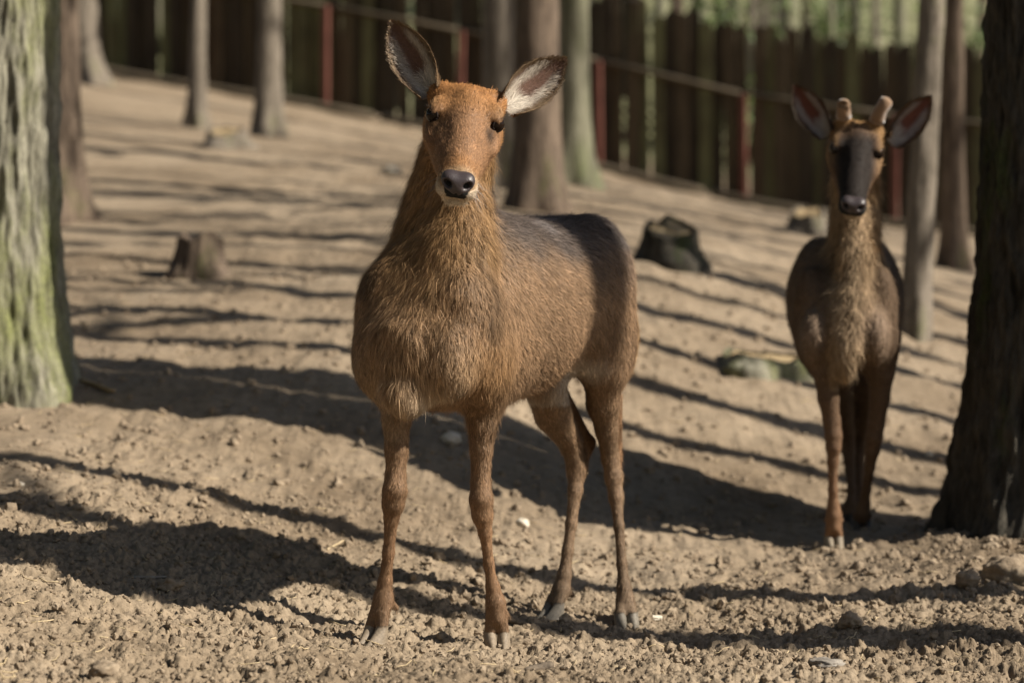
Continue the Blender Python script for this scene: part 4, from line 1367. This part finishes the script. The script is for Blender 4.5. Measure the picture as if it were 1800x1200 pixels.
def build_hind():
    rs = np.random.default_rng(21)
    feet = {k: P(*v) for k, v in HOOF1.items()}
    O = np.array([-0.15, 5.86, 0.0])
    F = nrmv([-0.47, -0.88, 0]); Lf = np.array([-F[1], F[0], 0])          # Lf: the animal's left (picture right)
    if Lf[0] < 0: Lf = -Lf
    root = empty('deer', (O[0], O[1], float(base_h(O[0], O[1]))), 'brown antlerless hind standing alert with her ears spread, facing us', 'deer')
    B = Body()
    loc = lambda f, l, u: O + F * f + Lf * l + np.array([0, 0, u])
    tab = [(0.270, 0.03, 0.77, 0.70), (0.235, 0.095, 0.81, 0.665), (0.16, 0.138, 0.86, 0.605), (0.06, 0.160, 0.955, 0.580), (-0.05, 0.174, 1.066, 0.580), (-0.20, 0.190, 1.062, 0.590),
           (-0.35, 0.195, 1.055, 0.612), (-0.48, 0.182, 1.062, 0.680), (-0.60, 0.168, 1.078, 0.735), (-0.69, 0.150, 1.060, 0.73), (-0.76, 0.115, 1.00, 0.77), (-0.795, 0.04, 0.93, 0.84)]
    torso(B, O, F, Lf, 0, tab, C1)
    down = np.array([0, 0, -1.0])
    for s in (-1, 1):
        B.style(C1['flank'], down - F * 0.3, 0.0130, 0.26)
        B.ell(loc(0.075, s * 0.120, 0.745), (F + 0.3 * down, Lf, down), (0.105, 0.066, 0.165), 0.035)         # shoulder blade
        B.ell(loc(0.165, s * 0.103, 0.70), (F, Lf, down), (0.080, 0.056, 0.095), 0.03)                       # point of shoulder
        B.ell(loc(-0.60, s * 0.095, 0.86), (F, Lf, down), (0.16, 0.085, 0.21), 0.05)                        # haunch
        B.ell(loc(-0.635, s * 0.105, 0.755), (F + 0.35 * down, Lf, down), (0.112, 0.062, 0.135), 0.035)          # thigh
    B.ell(loc(0.205, 0.0, 0.625), (F, Lf, down), (0.07, 0.055, 0.07), 0.05)                                 # brisket
    # neck
    B.style(C1['neck'], down, 0.024, 0.28)
    nk = [((815, 222, 5.885), 0.066), ((800, 290, 5.93), 0.078), ((783, 370, 5.945), 0.090), ((772, 450, 5.92), 0.106), ((752, 530, 5.86), 0.138), ((744, 600, 5.81), 0.135)]
    B.chain([(P(*a), r) for a, r in nk], 0.06, 0.06)
    B.style(C1['neck'], down, 0.036, 0.34)
    B.chain([(P(812, 360, 5.84), 0.052), (P(803, 450, 5.78), 0.064), (P(790, 540, 5.735), 0.066), (P(770, 640, 5.69), 0.050)], 0.06, 0.06)   # throat
    # legs
    def leg(pts, col_a, col_b, k0=0.05):
        w = [(P(a, b, d), r) for a, b, d, r in pts]
        for i in range(len(w) - 2):
            t = i / max(len(w) - 2, 1)
            B.style(lerp3(col_a, col_b, t), nrmv(w[i + 1][0] - w[i][0]), 0.0095 - 0.0045 * t, 0.24)
            B.cone(w[i][0], w[i + 1][0], w[i][1] - 0.0022 * (i > 2), w[i + 1][1] - 0.0022 * (i > 1), k0 if i == 0 else 0.012)
        return w
    lf = C1['leg']; ld = C1['legd']
    fr = leg([(702, 640, 5.83, 0.062), (697, 695, 5.79, 0.043), (697, 735, 5.77, 0.034), (697, 790, 5.762, 0.029), (695, 838, 5.757, 0.0255), (694, 862, 5.746, 0.0300), (691, 886, 5.750, 0.0275), (688, 910, 5.757, 0.0190), (683, 970, 5.765, 0.0155), (677, 1022, 5.772, 0.0180), (674, 1050, 5.772, 0.0245), (668, 1075, 5.762, 0.0205), (661, 1098, 5.752, 0.0225)], C1['flank'], lf)
    fl = leg([(862, 650, 5.92, 0.075), (853, 700, 5.905, 0.048), (848, 740, 5.90, 0.037), (846, 790, 5.895, 0.029), (845, 850, 5.892, 0.0255), (846, 878, 5.881, 0.0300), (848, 905, 5.886, 0.0270), (853, 935, 5.89, 0.0175), (859, 990, 5.90, 0.0140), (866, 1032, 5.905, 0.0180), (871, 1058, 5.905, 0.0250), (873, 1085, 5.90, 0.0215), (874, 1108, 5.895, 0.0235)], C1['flank'], lf)
    hr = leg([(978, 600, 6.36, 0.075), (956, 670, 6.27, 0.056), (972, 728, 6.36, 0.047), (1003, 780, 6.455, 0.031), (1013, 822, 6.475, 0.0265), (1011, 862, 6.46, 0.0205), (1004, 920, 6.44, 0.0165), (998, 967, 6.425, 0.0165), (992, 1010, 6.415, 0.0200), (987, 1034, 6.41, 0.0245), (980, 1054, 6.40, 0.0205), (973, 1068, 6.39, 0.0225)], C1['flank'], ld)
    B.style(C1['leg'], down, 0.010, 0.3)
    B.cone(P(975, 690, 6.42), P(1034, 778, 6.515), 0.034, 0.0150, 0.035)
    B.cone(P(1034, 778, 6.515), P(1016, 830, 6.485), 0.0150, 0.018, 0.025)
    hl = leg([(1066, 590, 6.44, 0.075), (1060, 655, 6.38, 0.054), (1060, 710, 6.42, 0.043), (1066, 757, 6.45, 0.030), (1073, 805, 6.475, 0.0250), (1079, 838, 6.47, 0.0255), (1083, 873, 6.455, 0.0205), (1088, 925, 6.43, 0.0150), (1093, 990, 6.40, 0.0150), (1097, 1032, 6.385, 0.0200), (1099, 1054, 6.38, 0.0250), (1101, 1074, 6.365, 0.0220), (1102, 1088, 6.35, 0.0235)], C1['flank'], ld)
    B.style(C1['leg'], down, 0.010, 0.3)
    B.cone(P(1074, 700, 6.48), P(1084, 798, 6.525), 0.030, 0.0140, 0.035)
    B.cone(P(1084, 798, 6.535), P(1083, 850, 6.50), 0.0130, 0.016, 0.015)
    for w, (a, b, d) in ((fr, (697, 1068, 5.80)), (fl, (892, 1082, 5.93)), (hr, (1006, 1045, 6.45)), (hl, (1113, 1060, 6.43))):
        B.cone(w[-3][0], P(a, b, d), 0.016, 0.0075, 0.008)
    FD1 = {'FR': (-0.55, -0.83), 'FL': (0.10, -0.99), 'HR': (-0.72, -0.70), 'HL': (0.15, -0.98)}
    CR1 = {kf: toes(B, w, feet[kf], FD1[kf], C1['leg'] if kf[0] == 'F' else ld) for kf, w in (('FR', fr), ('FL', fl), ('HR', hr), ('HL', hl))}
    # tail
    B.style((0.30, 0.19, 0.09), down, 0.024, 0.35)
    B.chain([(loc(-0.765, 0, 0.99), 0.030), (loc(-0.815, 0.01, 0.94), 0.026), (loc(-0.83, 0.015, 0.86), 0.018)], 0.03, 0.03)
    # head
    poll, nose = P(824, 160, 5.83), P(806, 313, 5.52)
    H = head_shapes(B, poll, nose, math.radians(11), 1.0, 1.03, C1)
    at, ax, side, up, u = H['at'], H['ax'], H['side'], H['up'], H['u']

    def repaint(p, n, c, ln):
        q = p - O
        f = q @ F; l = q @ Lf; z = p[:, 2]
        ns = fbm(p[:, 0] * 9, p[:, 1] * 9, p[:, 2] * 9, 3)
        h = p - poll
        t = (h @ ax) / u; s = (h @ side) / u; v = (h @ up) / u
        ishead = (t > -0.06) & (t < 0.42) & (np.abs(s) < 0.11) & (v > -0.17) & (v < 0.06)
        body = ~ishead
        back = sstep(0.87, 1.01, z + 0.05 * ns) * sstep(0.02, -0.10, f + 0.05 * ns) * body * (z < 1.13)
        back = np.maximum(back, 0.75 * sstep(0.82, 0.98, z + 0.05 * ns) * sstep(-0.25, -0.5, f) * body)
        c = c * (1 - back[:, None]) + np.array([0.085, 0.066, 0.055]) * back[:, None]
        ln = ln * (1 + 0.35 * back)
        worn_sheen = sstep(0.15, 0.55, perlin(p[:, 0] * 13, p[:, 1] * 13, 5.5) + 0.3 * ns) * sstep(0.98, 1.04, z) * sstep(-0.1, -0.25, f) * body * (z < 1.13)  # pale worn patches that also paint the sheen along the back
        c = c * (1 - 0.6 * worn_sheen[:, None]) + np.array([0.20, 0.175, 0.165]) * 0.6 * worn_sheen[:, None]
        nape_shade = sstep(0.15, 0.75, -(n @ F) * 0.75 - (n @ Lf) * 0.65 + 0.15 * ns) * sstep(0.86, 0.98, z) * sstep(-0.12, -0.02, f) * body  # dark nape fur, with shade painted on the neck side away from sun
        c = c * (1 - 0.65 * nape_shade[:, None]) + np.array([0.085, 0.058, 0.036]) * 0.65 * nape_shade[:, None]
        rump = sstep(-0.690, -0.730, f + 0.012 * ns) * sstep(0.60, 0.68, z) * body
        c = c * (1 - rump[:, None]) + np.array([0.44, 0.28, 0.14]) * rump[:, None]
        topr = sstep(-0.70, -0.74, f) * sstep(0.99, 1.02, z) * body
        c = c * (1 - topr[:, None]) + np.array([0.52, 0.44, 0.33]) * topr[:, None]
        # pale groin and armpit
        groin = sstep(0.72, 0.66, z + 0.02 * ns) * sstep(-0.40, -0.47, f) * sstep(-0.60, -0.54, f) * (z > 0.58) * body
        c = c * (1 - 0.75 * groin[:, None]) + np.array([0.46, 0.39, 0.31]) * 0.75 * groin[:, None]
        # paler belly and warm elbow patch, dark chest streaks
        warm = np.exp(-(((f - 0.08) / 0.13) ** 2 + ((l - 0.19) / 0.10) ** 2 + ((z - 0.66) / 0.09) ** 2)) * body
        c = c * (1 - 0.7 * warm[:, None]) + np.array([0.33, 0.19, 0.085]) * 0.7 * warm[:, None]
        chest = sstep(0.12, 0.20, f) * sstep(0.78, 0.60, z) * (z > 0.5) * body
        c = c * (1 - 0.55 * chest[:, None]) + np.array([0.38, 0.28, 0.18]) * 0.55 * chest[:, None]
        dk = sstep(0.15, 0.6, perlin(p[:, 0] * 14, p[:, 1] * 14, z * 5)) * sstep(0.02, 0.15, f) * (z > 0.6) * body
        c = c * (1 - 0.6 * dk[:, None])
        tone = fbm(p[:, 0] * 4.5, p[:, 1] * 4.5, p[:, 2] * 4.5 + 7, 3)
        c = c * (1 + 0.28 * np.clip(tone, -1, 1) * body)[:, None]
        brk = np.exp(-(((f - 0.20) / 0.06) ** 2 + ((l - 0.06) / 0.045) ** 2 + ((z - 0.60) / 0.05) ** 2)) * body
        c = c * (1 - 0.8 * brk[:, None]) + np.array([0.55, 0.47, 0.36]) * 0.8 * brk[:, None]
        bel = sstep(0.70, 0.60, z) * sstep(0.1, 0.0, f) * sstep(-0.55, -0.40, f) * (z > 0.5) * body
        ln = ln * (1 + 0.8 * bel)
        mane = sstep(0.02, 0.14, f + 0.03 * ns) * sstep(0.17, 0.04, np.abs(l - 0.03) + 0.02 * ns) * sstep(0.56, 0.64, z) * body
        ln = np.maximum(ln, 0.034 * mane)
        c = c * (1 - 0.45 * mane[:, None]) + np.array([0.33, 0.205, 0.105]) * 0.45 * mane[:, None]
        # head markings
        hd = ishead.astype(float)
        crown = sstep(0.10, 0.0, t) * hd * sstep(-0.03, 0.0, v)
        c = c * (1 - 0.5 * crown[:, None]) + np.array([0.34, 0.150, 0.048]) * 0.5 * crown[:, None]
        mid = sstep(0.09, 0.16, t) * sstep(0.33, 0.26, t) * hd
        c = c * (1 - 0.6 * mid[:, None]) + np.array([0.23, 0.135, 0.080]) * 0.6 * mid[:, None]
        ring = 0.75 * sstep(0.325, 0.345, t + 0.004 * ns) * hd * sstep(-0.062, -0.05, v)
        c = c * (1 - ring[:, None]) + np.array([0.36, 0.25, 0.145]) * ring[:, None]
        low = sstep(0.27, 0.32, t) * sstep(-0.050, -0.064, v) * hd * (v > -0.095)
        c = c * (1 - low[:, None]) + np.array([0.50, 0.42, 0.31]) * low[:, None]
        pit = np.exp(-(((t - 0.158) / 0.024) ** 2 + ((np.abs(s) - 0.060) / 0.010) ** 2)) * hd * (v > -0.05)
        c = c * (1 - 0.85 * pit[:, None])
        pale = np.exp(-(((t - 0.09) / 0.03) ** 2 + ((np.abs(s) - 0.080) / 0.016) ** 2 + ((v + 0.0) / 0.022) ** 2)) * hd
        c = c * (1 - 0.4 * pale[:, None]) + np.array([0.36, 0.24, 0.13]) * 0.4 * pale[:, None]
        soc = np.exp(-(((t - 0.113) / 0.026) ** 2 + ((np.abs(s) - 0.078) / 0.02) ** 2 + ((v + 0.011) / 0.017) ** 2)) * hd
        c = c * (1 - 0.9 * soc[:, None])
        pad = (t > 0.350) & (v > -0.048) & (np.abs(s) < 0.030 - 0.35 * np.maximum(-0.02 - v, 0)) & ishead
        bare = (soc > 0.4) | pad
        ln = np.where(bare, 0.0, ln)
        c = np.where(pad[:, None], 0.02, c)
        lipw = sstep(0.330, 0.350, t) * sstep(-0.022, -0.034, v) * hd * (~pad)
        c = c * (1 - 0.8 * lipw[:, None]) + np.array([0.55, 0.47, 0.37]) * 0.8 * lipw[:, None]
        # muddy feet
        mud = sstep(0.20, 0.04, z - base_h(p[:, 0], p[:, 1])) * 0.45
        c = c * (1 - mud[:, None]) + np.array([0.19, 0.14, 0.095]) * mud[:, None]
        return c, ln

    cv = np.array(CAM)
    def wfun(V, N):
        d = cv - V; d /= np.linalg.norm(d, axis=1)[:, None]
        return 0.15 + 0.85 * ((d * N).sum(1) > -0.35)
    def flowfix(p, n, fl):
        q = p - O
        f = q @ F
        h = p - poll
        t = (h @ ax) / u; v = (h @ up) / u
        hd = (t > -0.05) & (t < 0.42) & (v > -0.15)
        wt = (sstep(-0.12, 0.10, f) * (~hd))[:, None]
        return fl * (1 - wt) + (down + 0.25 * ((q @ Lf)[:, None] * Lf) * 2) * wt
    finish_deer(root, B, 0.0042, 340000, repaint, rs, 0.0009, wfun, flowfix)
    nose_pad(root, H, 1.0)
    eyes(root, H, 1.03, rs, (0.018, 0.012, 0.010))
    eo, ee, ew, ei = (0.14, 0.085, 0.042), (0.22, 0.155, 0.095), (0.56, 0.50, 0.42), (0.13, 0.075, 0.055)
    add_ear(root, P(762, 166, 5.850), P(690, 41, 5.885), P(745, 90, 5.85) - P(678, 118, 5.85), (-0.22, -0.97, 0.0), 0.053, eo, ee, ew, ei, rs)
    add_ear(root, P(886, 190, 5.850), P(991, 106, 5.885), P(975, 190, 5.85) - P(925, 118, 5.85), (0.20, -0.97, -0.05), 0.053, eo, ee, ew, ei, rs)
    # hooves and dew claws
    for kf in FD1:
        hoof_pair(root, CR1[kf], feet[kf] + np.array([0, 0, -0.004]), FD1[kf], 1.0, (0.215, 0.17, 0.12) if kf[0] == 'F' else (0.17, 0.15, 0.12), rs)
    # whiskers
    q = 40
    tt = rs.uniform(0.25, 0.345, q); sg = np.where(rs.random(q) < 0.5, -1, 1)
    p = np.array([at(a, b * 0.036, -0.058 - 0.012 * rs.random()) for a, b in zip(tt, sg)])
    hairs('whisker', p, np.repeat(-up[None], q, 0), side[None] * sg[:, None] * 0.9 - up[None] * 0.8 + ax[None] * 0.3, np.full(q, 0.042), np.full(q, 0.6), np.full((q, 3), 0.30), 0.0006, rs, root, M['fur'], 0.35)
    return root


hind = build_hind()

# ------------------------------------------------------------------ young stag behind
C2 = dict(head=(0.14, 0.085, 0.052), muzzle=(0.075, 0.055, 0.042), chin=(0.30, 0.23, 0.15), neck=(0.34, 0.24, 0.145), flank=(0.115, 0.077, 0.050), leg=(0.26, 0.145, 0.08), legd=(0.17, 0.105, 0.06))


def build_stag():
    rs = np.random.default_rng(33)
    feet = {k: P(*v) for k, v in HOOF2.items()}
    O = P(1486, 900, 7.72); O[2] = 0.105
    F = nrmv([-0.135, -0.99, 0]); Lf = np.array([0.99, -0.135, 0])
    root = empty('deer', (O[0], O[1], float(base_h(O[0], O[1]))), 'darker young stag with short velvet antler stubs walking towards us beside the dark tree', 'deer')
    B = Body()
    loc = lambda f, l, u: O + F * f + Lf * l + np.array([0, 0, u])
    down = np.array([0, 0, -1.0])
    tab = [(0.265, 0.03, 0.74, 0.66), (0.225, 0.080, 0.80, 0.61), (0.15, 0.112, 0.86, 0.575), (0.06, 0.140, 0.935, 0.560), (-0.05, 0.162, 0.985, 0.560), (-0.20, 0.186, 1.005, 0.565),
           (-0.35, 0.195, 1.005, 0.585), (-0.48, 0.182, 1.012, 0.63), (-0.60, 0.165, 1.025, 0.68), (-0.69, 0.145, 1.010, 0.71), (-0.76, 0.11, 0.95, 0.75), (-0.795, 0.04, 0.89, 0.80)]
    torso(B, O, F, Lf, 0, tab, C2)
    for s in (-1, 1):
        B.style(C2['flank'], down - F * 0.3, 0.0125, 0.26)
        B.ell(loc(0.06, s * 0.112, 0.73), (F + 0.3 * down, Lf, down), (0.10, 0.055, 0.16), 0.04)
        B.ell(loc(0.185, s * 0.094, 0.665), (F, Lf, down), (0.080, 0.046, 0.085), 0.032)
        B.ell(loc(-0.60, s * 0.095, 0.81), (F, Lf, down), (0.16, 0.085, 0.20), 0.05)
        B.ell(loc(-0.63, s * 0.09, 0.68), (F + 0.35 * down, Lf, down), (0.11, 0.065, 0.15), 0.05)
    B.style(C2['neck'], down, 0.024, 0.4)
    B.ell(loc(0.225, 0.0, 0.62), (F, Lf, down), (0.06, 0.040, 0.09), 0.035)
    nk = [((1506, 262, 7.70), 0.062), ((1504, 330, 7.745), 0.070), ((1503, 400, 7.745), 0.074), ((1500, 460, 7.72), 0.080), ((1495, 520, 7.68), 0.088), ((1492, 570, 7.62), 0.078)]
    B.chain([(P(*a), r) for a, r in nk], 0.035, 0.035)
    B.chain([(P(1504, 375, 7.66), 0.042), (P(1502, 450, 7.59), 0.050), (P(1498, 530, 7.53), 0.046), (P(1495, 610, 7.49), 0.036)], 0.035, 0.035)

    def leg(pts, ca, cb, k0=0.05):
        w = [(P(a, b, d), r) for a, b, d, r in pts]
        for i in range(len(w) - 2):
            t = i / max(len(w) - 2, 1)
            B.style(lerp3(ca, cb, t), nrmv(w[i + 1][0] - w[i][0]), 0.0085 - 0.003 * t, 0.22)
            B.cone(w[i][0], w[i + 1][0], w[i][1], w[i + 1][1], k0 if i == 0 else 0.012)
        return w
    fr = leg([(1447, 600, 7.62, 0.060), (1452, 655, 7.57, 0.040), (1456, 700, 7.57, 0.032), (1462, 740, 7.575, 0.0265), (1465, 765, 7.57, 0.0255), (1465, 785, 7.57, 0.0230), (1464, 812, 7.578, 0.0165), (1464, 860, 7.59, 0.0140), (1465, 890, 7.60, 0.0185), (1466, 906, 7.60, 0.0235), (1466, 926, 7.595, 0.0195), (1466, 940, 7.59, 0.0215)], C2['flank'], C2['leg'])
    fl = leg([(1545, 600, 7.66, 0.060), (1548, 655, 7.68, 0.042), (1546, 700, 7.71, 0.032), (1540, 745, 7.735, 0.0265), (1537, 768, 7.74, 0.0255), (1534, 790, 7.76, 0.0225), (1529, 820, 7.80, 0.0165), (1523, 860, 7.86, 0.0145), (1519, 885, 7.89, 0.0185), (1517, 898, 7.90, 0.0230), (1516, 910, 7.91, 0.0200), (1516, 916, 7.915, 0.0215)], C2['flank'], C2['legd'])
    hr = leg([(1475, 620, 8.20, 0.085), (1470, 672, 8.12, 0.055), (1480, 720, 8.22, 0.038), (1488, 760, 8.30, 0.027), (1491, 790, 8.31, 0.0235), (1494, 830, 8.27, 0.0165), (1497, 862, 8.22, 0.0150), (1495, 885, 8.19, 0.0190), (1492, 897, 8.18, 0.0220), (1490, 909, 8.165, 0.0210)], C2['flank'], C2['legd'])
    hl = leg([(1525, 620, 8.28, 0.085), (1526, 672, 8.20, 0.055), (1518, 720, 8.30, 0.038), (1512, 760, 8.38, 0.027), (1510, 790, 8.39, 0.0235), (1510, 830, 8.35, 0.0165), (1511, 862, 8.30, 0.0150), (1511, 885, 8.26, 0.0190), (1512, 897, 8.25, 0.0220), (1512, 909, 8.235, 0.0210)], C2['flank'], C2['legd'])
    CR2 = {}
    for kf, w in (('FR', fr), ('FL', fl), ('HR', hr), ('HL', hl)):
        feet[kf][2] = float(base_h(feet[kf][0], feet[kf][1]))
        CR2[kf] = toes(B, w, feet[kf], (0.02, -1), C2['leg'] if kf == 'FR' else C2['legd'], 0.95)
    for w in (fr, fl):
        B.cone(w[-3][0], w[-3][0] + np.array([0.028, 0.02, -0.015]), 0.014, 0.007, 0.008)
        B.cone(w[-3][0], w[-3][0] + np.array([-0.024, 0.02, -0.015]), 0.014, 0.007, 0.008)
    poll, nose = P(1509, 222, 7.66), P(1501, 356, 7.41)
    H = head_shapes(B, poll, nose, math.radians(3.5), 1.0, 1.0, C2)
    at, ax, side, up, u = H['at'], H['ax'], H['side'], H['up'], H['u']
    B.style((0.24, 0.14, 0.065), up, 0.010, 0.4)
    for s in (-1, 1):
        B.cone(at(0.02, s * 0.042, 0.0), at(0.008, s * 0.054, 0.05), 0.026 * u, 0.020 * u, 0.025)       # pedicle

    def repaint(p, n, c, ln):
        q = p - O
        f = q @ F; l = q @ Lf; z = q[:, 2]
        h = p - poll
        t = (h @ ax) / u; s = (h @ side) / u; v = (h @ up) / u
        hd = ((t > -0.06) & (t < 0.42) & (np.abs(s) < 0.12) & (v > -0.17) & (v < 0.09)).astype(float)
        ns = fbm(p[:, 0] * 9, p[:, 1] * 9, p[:, 2] * 9, 3)
        crown = sstep(0.065, 0.02, t + 0.01 * ns) * hd
        c = c * (1 - crown[:, None]) + np.array([0.26, 0.150, 0.065]) * crown[:, None]
        face_shade = sstep(0.025, 0.11, t + 0.025 * ns) * sstep(0.092, 0.042, np.abs(s) + 0.012 * ns) * hd * sstep(-0.055, -0.03, v)  # tree shade over the stag's face, painted into the coat colour
        c = c * (1 - 0.95 * face_shade[:, None]) + np.array([0.017, 0.0145, 0.0135]) * 0.95 * face_shade[:, None]
        sidec = sstep(0.055, 0.075, np.abs(s)) * hd * sstep(0.22, 0.12, t)
        c = c * (1 - 0.6 * sidec[:, None]) + np.array([0.27, 0.165, 0.080]) * 0.6 * sidec[:, None]
        low = sstep(0.28, 0.33, t) * sstep(-0.054, -0.066, v) * hd * (v > -0.095)
        c = c * (1 - low[:, None]) + np.array([0.38, 0.31, 0.22]) * low[:, None]
        soc = np.exp(-(((t - 0.113) / 0.026) ** 2 + ((np.abs(s) - 0.078) / 0.02) ** 2 + ((v + 0.011) / 0.017) ** 2)) * hd
        c = c * (1 - 0.9 * soc[:, None])
        ln = np.where((soc > 0.4) | ((t > 0.352) & (v > -0.052) & (hd > 0)), 0.0, ln)
        c = np.where(((t > 0.352) & (v > -0.052) & (hd > 0))[:, None], 0.02, c)
        bod = 1 - hd
        shp = np.exp(-(((f - 0.24) / 0.10) ** 2 + ((np.abs(l) - 0.10) / 0.05) ** 2 + ((z - 0.69) / 0.10) ** 2)) * bod
        c = c * (1 - 0.7 * shp[:, None]) + np.array([0.31, 0.225, 0.16]) * 0.7 * shp[:, None]
        ch = sstep(0.10, 0.2, f) * sstep(0.06, 0.03, np.abs(l)) * bod * (z > 0.5)
        c = c * (1 - 0.6 * ch[:, None]) + np.array([0.34, 0.25, 0.16]) * 0.6 * ch[:, None]
        return c, ln

    def wfun(V, N):
        d = CAM - V; d /= np.linalg.norm(d, axis=1)[:, None]
        return 0.1 + 0.9 * ((d * N).sum(1) > -0.35)
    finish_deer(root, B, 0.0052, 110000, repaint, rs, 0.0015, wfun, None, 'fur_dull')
    nose_pad(root, H, 1.0, 1.08)
    eyes(root, H, 1.0, rs, (0.016, 0.012, 0.010))
    # velvet antler stubs
    for s, tip in ((-1, (0.006, 0.060, 0.082)), (1, (-0.004, 0.074, 0.106))):
        p0, p1, p2 = at(0.010, s * 0.054, 0.040), at(0.004, s * 0.060, 0.080), at(tip[0] - 0.01, s * tip[1], tip[2])
        C = Collect()
        path = np.array([p0, lerp3(p0, p1, 0.5), p1, lerp3(p1, p2, 0.5), p2, p2 + nrmv(p2 - p1) * 0.008, p2 + nrmv(p2 - p1) * 0.013])
        C.add(*tube(path, np.array([0.026, 0.0235, 0.021, 0.0215, 0.0225, 0.018, 0.006]) * u, 14))
        link('antler', C.mesh('antler'), M['velvet'], root)
    eo, ee, ew, ei = (0.055, 0.040, 0.030), (0.10, 0.07, 0.045), (0.42, 0.37, 0.33), (0.16, 0.060, 0.040)
    add_ear(root, P(1454, 238, 7.68), P(1398, 153, 7.71), P(1440, 190, 7.6) - P(1398, 205, 7.6), (-0.30, -0.95, 0.0), 0.050, eo, ee, ew, ei, rs)
    add_ear(root, P(1565, 252, 7.68), P(1634, 172, 7.71), P(1625, 235, 7.6) - P(1588, 195, 7.6), (0.25, -0.95, 0.0), 0.050, eo, (0.2, 0.12, 0.06), ew, ei, rs)
    for kf in CR2:
        hoof_pair(root, CR2[kf], feet[kf] + np.array([0, 0, -0.004]), (0.02, -1), 0.95, (0.20, 0.165, 0.12) if kf == 'FR' else (0.06, 0.05, 0.04), rs)
    return root


stag = build_stag()

# children were built in world coordinates: seat them under their roots
for root in (hind, stag):
    off = Vector(root.location)
    def seat(o, base):
        for ch in o.children:
            if ch.parent == root:
                ch.location = Vector(ch.location) - off
    seat(root, off)
